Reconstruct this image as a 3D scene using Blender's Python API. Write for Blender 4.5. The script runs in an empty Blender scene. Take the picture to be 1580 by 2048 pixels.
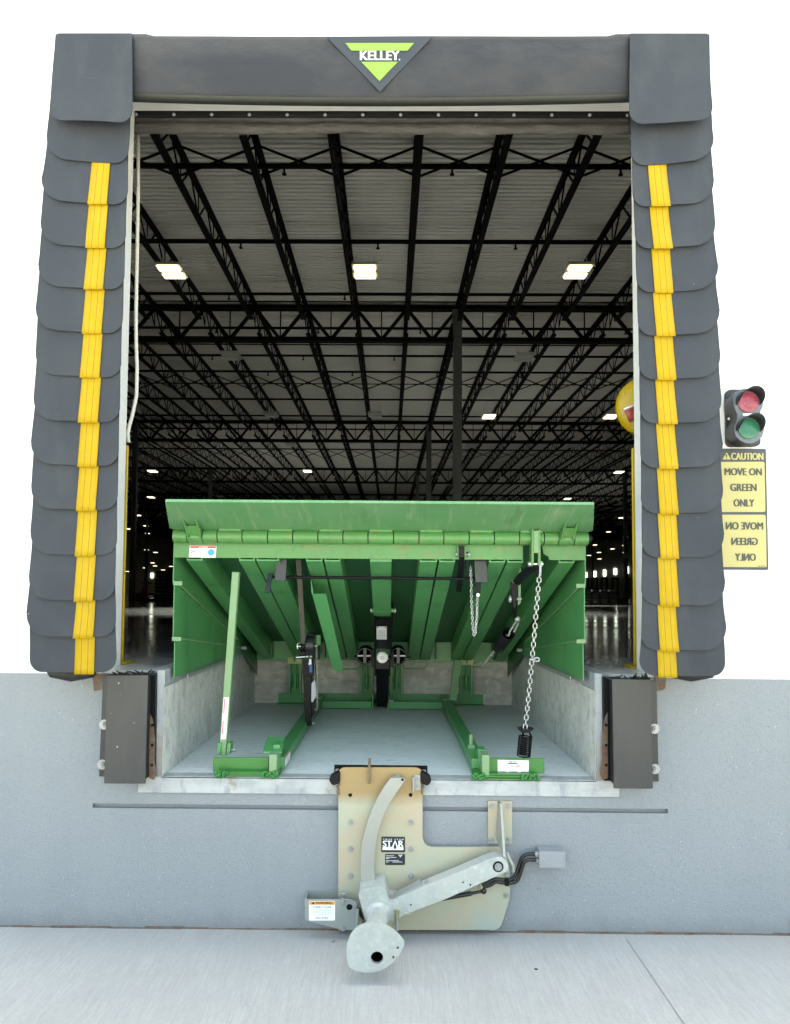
import bpy, bmesh, math, random
from mathutils import Vector, Matrix, noise as mnoise
random.seed(7)
PI = math.pi
SC = bpy.context.scene
COL = SC.collection

# ------------------------------------------------------------------ camera
F_PX, CAM = 1400.0, Vector((0.045, -3.4, 1.63))
YAW, PITCH, ROLL = 0.0087, 0.0505, 0.0071
SHX, SHY = 23 / 2048, 95 / 2048
cam = bpy.data.cameras.new('camera')
camo = bpy.data.objects.new('camera', cam); COL.objects.link(camo)
cam.sensor_fit = 'VERTICAL'; cam.sensor_height = 36.0; cam.lens = F_PX / 2048 * 36
cam.shift_x, cam.shift_y = SHX, SHY
cam.clip_start, cam.clip_end = 0.05, 1500
RC = Matrix.Rotation(YAW, 3, 'Z') @ Matrix.Rotation(PI / 2 + PITCH, 3, 'X') @ Matrix.Rotation(ROLL, 3, 'Z')
camo.matrix_world = Matrix.Translation(CAM) @ RC.to_4x4()
SC.camera = camo
SC.render.resolution_x, SC.render.resolution_y = 790, 1024

# ------------------------------------------------------------------ world, sun, exposure
SUN_EL, SUN_AZ = math.radians(71), math.radians(12)
w = bpy.data.worlds.new("World"); SC.world = w; w.use_nodes = True
wn = w.node_tree.nodes; bg = wn['Background']
sky = wn.new('ShaderNodeTexSky'); sky.sky_type = 'NISHITA'; sky.sun_disc = False
sky.sun_elevation, sky.sun_rotation = SUN_EL, SUN_AZ
sky.air_density, sky.dust_density, sky.ozone_density = 1.0, 4.0, 1.0
w.node_tree.links.new(sky.outputs[0], bg.inputs[0]); bg.inputs[1].default_value = 0.15
sl = bpy.data.lights.new('sun', 'SUN'); sl.energy = 5.0; sl.angle = math.radians(0.53); sl.color = (1, 0.95, 0.87)
so = bpy.data.objects.new('sun', sl); COL.objects.link(so)
so.rotation_euler = (-(PI / 2 - SUN_EL), 0, -SUN_AZ)
SC.view_settings.view_transform = 'Standard'; SC.view_settings.look = 'None'
SC.view_settings.gamma = 1; SC.view_settings.exposure = 2.95
try:
    SC.view_settings.use_white_balance = True
    SC.view_settings.white_balance_temperature = 8300
    SC.view_settings.white_balance_tint = -1
except Exception as e:
    print('wb', e)
SC.cycles.max_bounces = 8; SC.cycles.diffuse_bounces = 5; SC.cycles.glossy_bounces = 4
SC.cycles.sample_clamp_indirect = 6
SC.cycles.use_denoising = True

# ------------------------------------------------------------------ pixel <-> world (full size photo pixels)
def P(px, py, Y):
    d = RC @ Vector(((px - 790 + SHX * 2048) / F_PX, -(py - 1024 - SHY * 2048) / F_PX, -1))
    return CAM + d * ((Y - CAM.y) / d.y)
def S(Y): return F_PX / (Y - CAM.y)
def plane_Y(px, py, z0, sl):
    """depth at which the ray through a pixel meets the plane z = z0 + sl*Y"""
    d = RC @ Vector(((px - 790 + SHX * 2048) / F_PX, -(py - 1024 - SHY * 2048) / F_PX, -1))
    t = (z0 + sl * CAM.y - CAM.z) / (d.z - sl * d.y)
    return CAM + d * t

# ------------------------------------------------------------------ materials
KEEP = {'white_wall_paint', 'pit_wall_concrete', 'pit_back_concrete', 'pit_floor_concrete', 'polished_floor', 'roof_deck', 'black_steel', 'column_paint', 'inner_wall', 'logo_white', 'white_rope', 'sign_yellow', 'lamp_tube_lit', 'lamp_unlit', 'daylit_window', 'black_vinyl', 'chain_zinc', 'red_lens', 'green_lens', 'green_shaded_paint', 'green_paint', 'black_paint', 'dark_hole', 'cream_block', 'yellow_zinc_plate', 'pale_zinc_bar', 'cast_galvanised', 'grey_zinc_bracket'}
def mat(name, col, rough=0.5, metal=0.0, layers=(), bump=None, spec=None, emit=None, bump2=None, rlayer=None, coat=0):
    m = bpy.data.materials.new(name); m.use_nodes = True
    k_ = 1.0 if name in KEEP or name.startswith('label') else 0.66
    col = tuple(c * k_ for c in col)
    layers = [tuple(tuple(c * k_ for c in e) if isinstance(e, tuple) and i > 1 and len(e) == 3 and L[0] != 'x' else e for i, e in enumerate(L)) for L in layers]
    nt = m.node_tree; nd, lk = nt.nodes, nt.links
    b = nd['Principled BSDF']
    tc = nd.new('ShaderNodeTexCoord').outputs['Object']
    def mapped(sc):
        if not isinstance(sc, tuple): sc = (sc, sc, sc)
        mp = nd.new('ShaderNodeMapping'); mp.inputs['Scale'].default_value = sc
        lk.new(tc, mp.inputs[0]); return mp.outputs[0]
    def noise(sc, detail=4, rough_=0.6, dist=0):
        n = nd.new('ShaderNodeTexNoise'); n.inputs['Scale'].default_value = 1
        n.inputs['Detail'].default_value = detail; n.inputs['Roughness'].default_value = rough_
        n.inputs['Distortion'].default_value = dist
        lk.new(mapped(sc), n.inputs['Vector']); return n.outputs[0]
    def ramp(v, lo, hi, fac=1.0):
        r = nd.new('ShaderNodeMapRange'); r.inputs[1].default_value = lo; r.inputs[2].default_value = hi
        r.inputs[3].default_value = 0; r.inputs[4].default_value = fac
        lk.new(v, r.inputs[0]); return r.outputs[0]
    def mul(a, c):
        r = nd.new('ShaderNodeMath'); r.operation = 'MULTIPLY'; lk.new(a, r.inputs[0]); lk.new(c, r.inputs[1]); return r.outputs[0]
    rgb = nd.new('ShaderNodeRGB'); rgb.outputs[0].default_value = (*col, 1); cur = rgb.outputs[0]
    for L in layers:
        k = L[0]
        if k == 'noise':      # scale, lo, hi, colour, fac
            f = ramp(noise(L[1]), L[2], L[3], L[5]); c = L[4]
        elif k == 'dots':     # scale, radius, colour, fac, keep-fraction
            v = nd.new('ShaderNodeTexVoronoi'); v.inputs['Scale'].default_value = 1
            lk.new(mapped(L[1]), v.inputs['Vector'])
            f = ramp(v.outputs['Distance'], L[2], L[2] * 0.6, L[4]); c = L[3]
            sp = nd.new('ShaderNodeSeparateColor'); lk.new(v.outputs['Color'], sp.inputs[0])
            f = mul(f, ramp(sp.outputs[0], 1 - L[5], 1 - L[5] + 0.01))
            f = mul(f, ramp(noise(2.5), 0.42, 0.6))
        elif k == 'band':     # axis, a, b, colour, fac, wobble  (0 at a -> 1 at b)
            sp = nd.new('ShaderNodeSeparateXYZ'); lk.new(tc, sp.inputs[0])
            o = sp.outputs['XYZ'.index(L[1])]
            ad = nd.new('ShaderNodeMath'); ad.operation = 'MULTIPLY_ADD'
            lk.new(noise(9), ad.inputs[0]); ad.inputs[1].default_value = L[6]; lk.new(o, ad.inputs[2])
            f = ramp(ad.outputs[0], L[2] + L[6] / 2, L[3] + L[6] / 2, L[5]); c = L[4]
        mx = nd.new('ShaderNodeMix'); mx.data_type = 'RGBA'
        lk.new(f, mx.inputs[0]); lk.new(cur, mx.inputs[6]); mx.inputs[7].default_value = (*c, 1); cur = mx.outputs[2]
    lk.new(cur, b.inputs['Base Color'])
    b.inputs['Roughness'].default_value = rough; b.inputs['Metallic'].default_value = metal
    if rlayer:
        r = nd.new('ShaderNodeMapRange'); lk.new(noise(rlayer[0]), r.inputs[0])
        r.inputs[1].default_value = 0.3; r.inputs[2].default_value = 0.7
        r.inputs[3].default_value = rlayer[1]; r.inputs[4].default_value = rlayer[2]
        lk.new(r.outputs[0], b.inputs['Roughness'])
    if spec is not None: b.inputs['Specular IOR Level'].default_value = spec
    if coat: b.inputs['Coat Weight'].default_value = coat
    if emit:
        b.inputs['Emission Color'].default_value = (*emit[0], 1); b.inputs['Emission Strength'].default_value = emit[1]
    prev = None
    for bp in (bump, bump2):
        if bp:
            bn = nd.new('ShaderNodeBump'); bn.inputs['Strength'].default_value = bp[1]
            bn.inputs['Distance'].default_value = bp[2] if len(bp) > 2 else 0.01
            lk.new(noise(bp[0], 5, 0.65), bn.inputs['Height'])
            if prev: lk.new(prev, bn.inputs['Normal'])
            prev = bn.outputs[0]
    if prev: lk.new(prev, b.inputs['Normal'])
    return m

WHT = (0.8, 0.8, 0.8)
M = {}
M['apron'] = mat('apron_concrete', (0.47, 0.48, 0.48), 0.9, layers=[
    ('noise', 1.3, .4, .7, (.57, .58, .585), .6), ('noise', (220, 7, 7), .35, .7, (.42, .43, .43), .4), ('noise', (60, 5, 2), .5, .75, (.60, .61, .605), .4), ('noise', (130, 9, 9), .46, .64, (.39, .395, .395), .5), ('noise', 75, .48, .64, (.40, .41, .41), .35), ('noise', (3, 1, 1), .55, .72, (.42, .42, .415), .5),
    ('noise', 30, .5, .75, (.55, .55, .54), .3), ('band', 'Y', -.35, 0, (.40, .39, .37), .35, .35), ('dots', 9, .10, (.2, .19, .18), .5, .06)], bump=((170, 7, 7), .6, .005), bump2=(60, .2, .004))
M['whitewall'] = mat('white_wall_paint', (.82, .82, .81), .75, layers=[('noise', 60, .4, .7, (.76, .76, .76), .4), ('noise', .8, .45, .7, (.78, .78, .77), .5)], bump=(180, .25, .004))
M['greywall'] = mat('grey_wall_paint', (.36, .385, .412), .6, layers=[
    ('noise', 1.1, .4, .68, (.405, .425, .448), .7), ('noise', (7, 7, .8), .5, .75, (.41, .43, .44), .45), ('noise', 60, .50, .68, (.32, .345, .37), .6), ('dots', (75, 75, 75), .26, (.17, .185, .2), .55, .35),
    ('dots', (60, 60, 60), .22, (.78, .78, .77), .5, .035), ('band', 'Z', .13, .04, (.24, .245, .25), .55, .12), ('dots', (110, 60, 90), .22, (.8, .8, .78), .9, .03), ('dots', (48, 48, 48), .15, (.8, .8, .78), .9, .10)], bump=(110, .9, .006), bump2=(14, .25, .01), spec=.3)
M['groove'] = mat('groove_paint', (.30, .32, .34), .7, layers=[('noise', 20, .5, .7, (.30, .32, .34), .6)], bump=(100, .4, .005))
M['pitwall'] = mat('pit_wall_concrete', (.46, .46, .44), .9, layers=[
    ('noise', (6, 6, 3), .42, .62, (.62, .62, .60), .8), ('noise', (22, 22, 14), .50, .66, (.30, .30, .29), .75), ('noise', (6, 6, 3), .52, .66, (.34, .335, .32), .75), ('noise', (90, 90, 50), .5, .7, (.70, .70, .68), .4)], bump=((60, 60, 26), .6, .008))
M['pitback'] = mat('pit_back_concrete', (.46, .43, .385), .9, layers=[
    ('noise', (4, 4, 22), .42, .65, (.30, .28, .25), .8), ('noise', 14, .5, .7, (.62, .59, .54), .7)], bump=((20, 20, 60), .5, .008))
M['pitfloor'] = mat('pit_floor_concrete', (.66, .67, .67), .85, layers=[
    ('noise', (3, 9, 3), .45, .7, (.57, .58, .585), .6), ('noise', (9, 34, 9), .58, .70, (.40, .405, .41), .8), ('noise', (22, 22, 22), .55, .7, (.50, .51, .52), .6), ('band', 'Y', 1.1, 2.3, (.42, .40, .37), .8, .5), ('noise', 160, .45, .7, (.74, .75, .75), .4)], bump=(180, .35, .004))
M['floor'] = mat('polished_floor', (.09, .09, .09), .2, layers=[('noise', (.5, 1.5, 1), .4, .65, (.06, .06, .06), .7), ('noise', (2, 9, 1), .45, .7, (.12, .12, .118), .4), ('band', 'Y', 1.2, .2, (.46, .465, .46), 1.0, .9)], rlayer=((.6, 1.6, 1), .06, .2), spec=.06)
M['deck_roof'] = mat('roof_deck', (.76, .755, .74), .5, 0, layers=[('noise', (.2, .3, 1), .4, .7, (.64, .63, .60), .5)], spec=.6)
M['black_steel'] = mat('black_steel', (.006, .006, .0062), .8, spec=.1)
M['column'] = mat('column_paint', (.10, .10, .10), .6, layers=[('noise', 3, .4, .7, (.08, .08, .08), .5)])
M['inwall'] = mat('inner_wall', (.34, .325, .30), .8, layers=[('noise', .3, .4, .7, (.32, .30, .265), .5)])
M['pad'] = mat('pad_fabric', (.052, .059, .072), .6, layers=[
    ('noise', 3.5, .4, .68, (.068, .074, .086), .75), ('noise', (7, 7, 2), .52, .72, (.088, .094, .102), .45), ('noise', (2, 2, 60), .70, .76, (.16, .165, .17), .35), ('dots', 14, .05, (.6, .6, .6), .8, .10)], bump=(420, .12, .002), bump2=(6, .14, .02), spec=.16)
M['padcore'] = mat('pad_side_fabric', (.05, .052, .058), .6, bump=(30, .2))
M['head'] = mat('head_fabric', (.052, .055, .065), .5, layers=[('noise', (2, 2, 3.5), .42, .66, (.088, .086, .088), .85), ('dots', 11, .045, (.8, .8, .8), 1, .22)], bump=(420, .12, .002), bump2=((2.2, 2, 4), .4, .05), spec=.07)
M['hem'] = mat('hem_fabric', (.07, .078, .074), .7, bump=(200, .2))
M['emblem'] = mat('emblem_patch', (.036, .041, .051), .5, bump=(400, .1, .002))
M['logo_green'] = mat('logo_green', (.27, .46, .06), .5)
M['logo_white'] = mat('logo_white', WHT, .5)
M['yellow'] = mat('yellow_webbing', (.58, .37, .008), .6, layers=[('noise', 25, .4, .7, (.50, .30, .008), .5), ('noise', 4, .5, .75, (.62, .43, .03), .5)], spec=.25, bump=(500, .2, .002))
M['stitch'] = mat('dark_stitch', (.22, .12, .01), .8)
M['yellow_paint'] = mat('yellow_paint', (.66, .45, .012), .4, layers=[('noise', 8, .5, .75, (.55, .36, .02), .5)])
M['flap'] = mat('black_vinyl', (.085, .080, .078), .45, layers=[('noise', (5, 5, 12), .45, .7, (.15, .14, .135), .7), ('dots', 12, .05, (.6, .6, .6), .9, .2)], bump=((7, 7, 30), .7, .03))
M['chrome'] = mat('rivet_metal', (.75, .74, .72), .3, 1)
M['rope'] = mat('white_rope', (.78, .76, .72), .9, bump=((200, 200, 120), .8, .006))
M['zinc'] = mat('zinc_bolt', (.50, .52, .53), .4, .5, layers=[('noise', 90, .4, .7, (.34, .35, .36), .6)])
GR = [('noise', 2.2, .42, .7, (.070, .27, .085), .6), ('noise', (1.2, 1.2, 7), .55, .75, (.10, .30, .11), .35), ('dots', 26, .09, (.45, .55, .42), .9, .25), ('noise', 30, .64, .76, (.20, .12, .05), .5), ('noise', (6, 6, 2), .58, .74, (.02, .085, .03), .5)]
M['green'] = mat('green_paint', (.062, .235, .085), .42, layers=GR, bump=(120, .06, .003))
M['green_dark'] = mat('green_shaded_paint', (.020, .105, .036), .4, layers=[('noise', 2.5, .42, .7, (.012, .075, .026), .6), ('dots', 28, .09, (.4, .5, .4), .9, .22)], bump=(100, .06, .003))  # darkened green, shade between the deck ribs put into the colour
M['green_lip'] = mat('green_lip_paint', (.125, .35, .145), .45, layers=[
    ('noise', 3.2, .42, .7, (.19, .40, .21), .8), ('noise', (45, 3, 4), .55, .70, (.36, .50, .30), .6), ('noise', (2, 2, 5), .60, .70, (.42, .52, .38), .45), ('noise', (9, 2, 3), .60, .72, (.07, .17, .05), .45), ('dots', 50, .08, (.6, .62, .5), .7, .10), ('noise', (60, 9, 16), .70, .78, (.30, .12, .04), .7)], bump=(150, .05, .003), spec=.4)
M['green_hinge'] = mat('green_hinge_paint', (.10, .32, .09), .35, layers=[('noise', 4, .45, .7, (.11, .25, .08), .6), ('noise', (14, 9, 34), .57, .70, (.34, .20, .09), .5), ('noise', (30, 12, 12), .58, .74, (.05, .14, .04), .5), ('dots', 45, .1, (.65, .68, .5), .9, .15)], bump=(90, .08, .003))
M['green_pale'] = mat('green_light_paint', (.24, .42, .21), .4, layers=[('noise', 5, .4, .7, (.19, .35, .16), .6)])
M['green_bright'] = mat('green_fresh_paint', (.030, .24, .035), .3, layers=[('noise', 6, .4, .7, (.022, .18, .028), .6)])
M['wood_cream'] = mat('cream_block', (.42, .45, .20), .7, layers=[('noise', (70, 70, 3), .45, .65, (.27, .30, .11), .8)])
M['black'] = mat('black_paint', (.006, .006, .007), .4, layers=[('noise', 30, .62, .78, (.02, .02, .02), .5)], spec=.15, bump=(60, .08, .004))
M['blackblue'] = mat('black_bracket_paint', (.020, .026, .036), .4, layers=[('noise', 9, .5, .75, (.04, .048, .06), .5)])
M['rubber'] = mat('black_rubber', (.016, .016, .018), .6, bump=((6, 6, 70), .4, .01))
M['facesteel'] = mat('bumper_face_steel', (.046, .047, .050), .45, .1, layers=[('noise', (4, 4, 1.5), .42, .68, (.068, .067, .067), .7), ('noise', (16, 16, 3), .58, .72, (.11, .105, .10), .5), ('noise', (30, 30, 2), .62, .75, (.06, .06, .065), .6), ('dots', 16, .08, (.6, .6, .6), .9, .5), ('noise', 50, .7, .78, (.2, .09, .04), .4)], bump=(40, .06, .004))
M['rusty'] = mat('rusty_edge', (.20, .17, .14), .8, layers=[('noise', 14, .42, .6, (.22, .10, .045), .9), ('noise', 40, .5, .7, (.06, .05, .05), .6)], bump=(60, .5, .006))
M['steel'] = mat('galvanised_edge', (.46, .50, .54), .5, .2, layers=[('noise', (6, 3, 6), .42, .66, (.60, .62, .64), .8), ('noise', 22, .55, .72, (.30, .32, .34), .6), ('noise', 9, .66, .74, (.34, .24, .15), .6), ('band', 'Z', 1.0, .78, (.30, .21, .13), .55, .5)], bump=(60, .2, .004))
M['curb'] = mat('whitish_sill_steel', (.62, .63, .63), .6, .1, layers=[('noise', (6, 6, 14), .42, .62, (.44, .46, .48), .8), ('noise', (20, 20, 9), .54, .68, (.28, .30, .33), .6), ('noise', 6, .60, .72, (.30, .21, .12), .75)], bump=(60, .2, .004))
M['zincplate'] = mat('yellow_zinc_plate', (.38, .375, .285), .42, .25, layers=[
    ('noise', 4.2, .45, .62, (.42, .345, .25), .9), ('noise', 3.1, .52, .68, (.32, .38, .345), .8), ('noise', 30, .45, .7, (.40, .40, .31), .3), ('band', 'Z', .64, .70, (.30, .20, .085), .92, .05), ('dots', 20, .06, (.2, .2, .18), .6, .1)], bump=(250, .06, .002))
M['zincbar'] = mat('pale_zinc_bar', (.31, .305, .285), .38, .3, layers=[('noise', 6, .42, .65, (.31, .345, .29), .8), ('noise', 9, .5, .7, (.36, .31, .31), .6)])
M['cast'] = mat('cast_galvanised', (.41, .43, .41), .5, .25, layers=[('noise', 7, .42, .66, (.34, .36, .345), .8), ('noise', 3, .55, .7, (.42, .42, .35), .6), ('noise', 40, .5, .7, (.52, .54, .53), .5)], bump=(140, .15, .003))
M['bracketgrey'] = mat('grey_zinc_bracket', (.28, .31, .305), .4, .4, layers=[('noise', 5, .42, .66, (.33, .35, .30), .8)])
M['boxgrey'] = mat('grey_enclosure', (.38, .40, .43), .4, .1, layers=[('noise', 9, .4, .7, (.34, .36, .39), .5)])
M['hole'] = mat('dark_hole', (.004, .004, .004), .9)
M['conduit'] = mat('black_conduit', (.012, .012, .012), .35)
M['brass'] = mat('brass_fitting', (.62, .58, .36), .3, .8)
M['weld'] = mat('weld_bead', (.32, .24, .14), .5, .5, bump=(120, .8, .01))
M['chain'] = mat('chain_zinc', (.42, .42, .43), .35, .5)
M['chain_dull'] = mat('chain_dull', (.50, .49, .44), .4, .5)
M['strap'] = mat('ribbed_strap', (.33, .27, .25), .8)
M['sign_dark'] = mat('sign_dark', (.06, .075, .092), .5)
M['sign_yellow'] = mat('sign_yellow', (.42, .365, .145), .5)
M['sign_text'] = mat('sign_grey_text', (.075, .088, .075), .6)
M['plastic'] = mat('black_plastic', (.030, .033, .038), .38, bump=(300, .05, .002))
M['plastic_front'] = mat('grey_plastic', (.16, .18, .21), .45)
M['lens_red'] = mat('red_lens', (.22, .025, .05), .25, layers=[('noise', 60, .45, .65, (.30, .075, .12), .8), ('dots', 34, .25, (.16, .03, .05), .8, .5)], emit=((1, .25, .38), .01))
M['lens_green'] = mat('green_lens', (.010, .105, .058), .25, layers=[('noise', 140, .45, .65, (.03, .15, .095), .8)], emit=((.1, 1, .5), .004))
M['lbl_white'] = mat('label_white', (.82, .82, .83), .5)
M['lbl_red'] = mat('label_red', (.50, .03, .05), .5)
M['lbl_blue'] = mat('label_blue', (.01, .33, .58), .5)
M['lbl_black'] = mat('label_black', (.012, .012, .016), .45)
M['lbl_grey'] = mat('label_grey', (.40, .42, .46), .5)
M['lbl_orange'] = mat('label_orange', (.70, .27, .03), .5)
M['lbl_purple'] = mat('label_purple', (.07, .012, .05), .5)
M['lbl_steel'] = mat('label_blue_grey', (.16, .21, .27), .5)
M['lamp_on'] = mat('lamp_tube_lit', (.8, .8, .7), .5, emit=((1, .86, .60), .55))
M['lamp_far'] = mat('lamp_tube_far', (.8, .8, .7), .5, emit=((1, .93, .82), .5))
M['lamp_off'] = mat('lamp_unlit', (.50, .50, .48), .5)
M['window'] = mat('daylit_window', (.7, .8, .85), .2, emit=((.80, .93, 1), 1.2))
M['cone'] = mat('cone_red', (.30, .02, .02), .6)
M['rack'] = mat('rack_dark', (.022, .022, .022), .6)
M['blue'] = mat('blue_valve', (.02, .13, .40), .35)

# ------------------------------------------------------------------ mesh builder
class MB:
    def __init__(s): s.v, s.f, s.m, s.cur = [], [], [], 0
    def face(s, pts):
        i = len(s.v); s.v += [tuple(p) for p in pts]; s.f.append(tuple(range(i, i + len(pts)))); s.m.append(s.cur)
    def add(s, verts, faces):
        i = len(s.v); s.v += [tuple(p) for p in verts]
        for f in faces: s.f.append(tuple(i + k for k in f)); s.m.append(s.cur)
        return s
    def box(s, a, b):
        x0, x1 = sorted((a[0], b[0])); y0, y1 = sorted((a[1], b[1])); z0, z1 = sorted((a[2], b[2]))
        return s.add([(x0, y0, z0), (x1, y0, z0), (x1, y1, z0), (x0, y1, z0), (x0, y0, z1), (x1, y0, z1), (x1, y1, z1), (x0, y1, z1)],
              [(0, 3, 2, 1), (4, 5, 6, 7), (0, 1, 5, 4), (1, 2, 6, 5), (2, 3, 7, 6), (3, 0, 4, 7)])
    def hexa(s, q0, q1):
        """two quads joined"""
        return s.add(list(q0) + list(q1), [(3, 2, 1, 0), (4, 5, 6, 7), (0, 1, 5, 4), (1, 2, 6, 5), (2, 3, 7, 6), (3, 0, 4, 7)])
    def bar(s, p, q, w, h, up=(0, 0, 1)):
        p, q = Vector(p), Vector(q); d = (q - p).normalized(); up = Vector(up)
        r = d.cross(up)
        if r.length < 1e-4: r = d.cross(Vector((1, 0, 0)))
        r.normalize(); u = r.cross(d)
        c = [(-w / 2, -h / 2), (w / 2, -h / 2), (w / 2, h / 2), (-w / 2, h / 2)]
        return s.hexa([p + r * a + u * b for a, b in c], [q + r * a + u * b for a, b in c])
    def tube(s, pts, r, n=8, caps=True):
        pts = [Vector(p) for p in pts]; rr = r if isinstance(r, (list, tuple)) else [r] * len(pts)
        i0 = len(s.v); ref = None
        for k, p in enumerate(pts):
            t = (pts[min(k + 1, len(pts) - 1)] - pts[max(k - 1, 0)]).normalized()
            if ref is None: ref = t.orthogonal().normalized()
            ref = (ref - t * ref.dot(t)).normalized(); b = t.cross(ref)
            s.v += [tuple(p + (ref * math.cos(2 * PI * j / n) + b * math.sin(2 * PI * j / n)) * rr[k]) for j in range(n)]
        for k in range(len(pts) - 1):
            for j in range(n):
                a, c = i0 + k * n + j, i0 + k * n + (j + 1) % n
                s.f.append((a, c, c + n, a + n)); s.m.append(s.cur)
        if caps:
            s.f.append(tuple(i0 + j for j in range(n - 1, -1, -1))); s.m.append(s.cur)
            e = i0 + (len(pts) - 1) * n
            s.f.append(tuple(e + j for j in range(n))); s.m.append(s.cur)
        return s
    def cyl(s, p, q, r, n=20): return s.tube([p, q], r, n)
    def ball(s, c, r, n=12, sq=(1, 1, 1)):
        c = Vector(c); i0 = len(s.v); m = n // 2
        for a in range(m + 1):
            for b in range(n):
                th, ph = PI * a / m, 2 * PI * b / n
                s.v.append((c.x + sq[0] * r * math.sin(th) * math.cos(ph), c.y + sq[1] * r * math.sin(th) * math.sin(ph), c.z + sq[2] * r * math.cos(th)))
        for a in range(m):
            for b in range(n):
                s.f.append((i0 + a * n + b, i0 + (a + 1) * n + b, i0 + (a + 1) * n + (b + 1) % n, i0 + a * n + (b + 1) % n)); s.m.append(s.cur)
        return s
    def plate(s, pts, y0, y1, holes=()):
        """an outline in X-Z (with holes) given thickness from y0 (front) to y1 (back)"""
        bm = bmesh.new(); loops = [pts] + list(holes); es = []
        for lp in loops:
            vs = [bm.verts.new((p[0], y0, p[1])) for p in lp]
            es += [bm.edges.new((vs[i], vs[(i + 1) % len(vs)])) for i in range(len(vs))]
        bmesh.ops.triangle_fill(bm, edges=es, use_beauty=True, use_dissolve=False)
        r = bmesh.ops.extrude_face_region(bm, geom=bm.faces[:])
        for v in [g for g in r['geom'] if isinstance(g, bmesh.types.BMVert)]: v.co.y = y1
        bmesh.ops.recalc_face_normals(bm, faces=bm.faces[:])
        bm.verts.index_update()
        s.add([v.co[:] for v in bm.verts], [[v.index for v in f.verts] for f in bm.faces]); bm.free(); return s
    def yzplate(s, pts, x0, x1):
        n = len(pts)
        vs = [(x0, p[0], p[1]) for p in pts] + [(x1, p[0], p[1]) for p in pts]
        return s.add(vs, [tuple(range(n)), tuple(range(2 * n - 1, n - 1, -1))] + [(i, i + n, (i + 1) % n + n, (i + 1) % n) for i in range(n)])
    def chain(s, path, pitch, wid, wire, n=5):
        path = [Vector(p) for p in path]; L = 0; k = 0; pos = 0.0
        seg = [(path[i], path[i + 1]) for i in range(len(path) - 1)]
        tot = sum((b - a).length for a, b in seg); cnt = max(2, int(tot / pitch)); st = tot / cnt
        for c in range(cnt):
            def at(d):
                for a, b in seg:
                    l = (b - a).length
                    if d <= l: return a.lerp(b, d / l)
                    d -= l
                return seg[-1][1]
            mid = at((c + .5) * st); t = (at((c + 1) * st) - at(c * st)).normalized()
            side = t.cross(Vector((0, 1, 0))).normalized(); dep = t.cross(side)
            ang = (0.25 if c % 2 else 0.25 + PI / 2) + random.uniform(-.25, .25)
            u = side * math.cos(ang) + dep * math.sin(ang)
            hl = st * .5 + wire * .9; rad = wid / 2 - wire; ring = []
            for j in range(12):
                a = 2 * PI * j / 12; off = (hl - rad) * (1 if math.cos(a) > 0 else -1)
                ring.append(mid + t * (off + rad * math.cos(a)) + u * rad * math.sin(a))
            s.tube(ring + [ring[0]], wire, n, False)
        return s
    def build(s, name, mats, parent=None, bevel=0, smooth=35, weld=True, solid=0, rim=False):
        me = bpy.data.meshes.new(name); me.from_pydata(s.v, [], s.f)
        for mt in (mats if isinstance(mats, (list, tuple)) else [mats]): me.materials.append(mt)
        me.polygons.foreach_set('material_index', s.m)
        bm = bmesh.new(); bm.from_mesh(me)
        if weld: bmesh.ops.remove_doubles(bm, verts=bm.verts, dist=2e-5)
        bmesh.ops.recalc_face_normals(bm, faces=bm.faces); bm.to_mesh(me); bm.free()
        me.shade_smooth()
        if smooth < 180: me.set_sharp_from_angle(angle=math.radians(smooth))
        o = bpy.data.objects.new(name, me); COL.objects.link(o)
        if parent is not None:
            o.parent = parent; wl = wloc(parent); o.location = -wl
        if solid:
            sm = o.modifiers.new('thick', 'SOLIDIFY'); sm.thickness = solid; sm.offset = 0
            if rim: sm.edge_crease_rim = 0; sm.use_quality_normals = True; es = o.modifiers.new('edges', 'EDGE_SPLIT'); es.split_angle = math.radians(45); es.use_edge_sharp = False
        if bevel:
            bv = o.modifiers.new('bevel', 'BEVEL'); bv.width = bevel; bv.segments = 2; bv.limit_method = 'ANGLE'; bv.angle_limit = math.radians(40)
        return o
def wloc(o):
    v = Vector((0, 0, 0))
    while o is not None: v += o.location; o = o.parent
    return v
def tag(o, label, cat, group=None, kind=None):
    o['label'] = label; o['category'] = cat
    if group: o['group'] = group
    if kind: o['kind'] = kind
    return o
def thing(name, label, cat, loc, group=None, kind='thing'):
    o = bpy.data.objects.new(name, None); COL.objects.link(o); o.location = loc; o.empty_display_size = .1
    return tag(o, label, cat, group, kind)
def boxp(a, b): return MB().box(a, b)
def round_poly(pts, rad, seg=6):
    out = []; n = len(pts)
    for i, p in enumerate(pts):
        r = rad[i] if isinstance(rad, (list, tuple)) else rad
        p = Vector(p); a = Vector(pts[i - 1]); b = Vector(pts[(i + 1) % n])
        if r <= 0: out.append((p.x, p.y)); continue
        u, v = (a - p), (b - p); r = min(r, u.length * .49, v.length * .49); u.normalize(); v.normalize()
        for k in range(seg + 1):
            t = k / seg; q = (p + u * r) * (1 - t) ** 2 + p * 2 * t * (1 - t) + (p + v * r) * t * t
            out.append((q.x, q.y))
    return out
def circ(c, r, n=20): return [(c[0] + r * math.cos(2 * PI * k / n), c[1] + r * math.sin(2 * PI * k / n)) for k in range(n)]
def PP(pts, Y, conv=None):
    out = []
    for p in pts:
        a = conv(*p) if conv else p
        q = P(a[0], a[1], Y); out.append((q.x, q.z))
    return out
def bolt(mb, x, z, y, r=.011, h=.010):
    mb.cyl((x, y, z), (x, y - .002, z), r * 1.7, 18)
    mb.cyl((x, y - .002, z), (x, y - .002 - h, z), r, 6)
    mb.cyl((x, y - .002 - h, z), (x, y - .004 - h * 1.5, z), r * .5, 10)
    return mb
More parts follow.
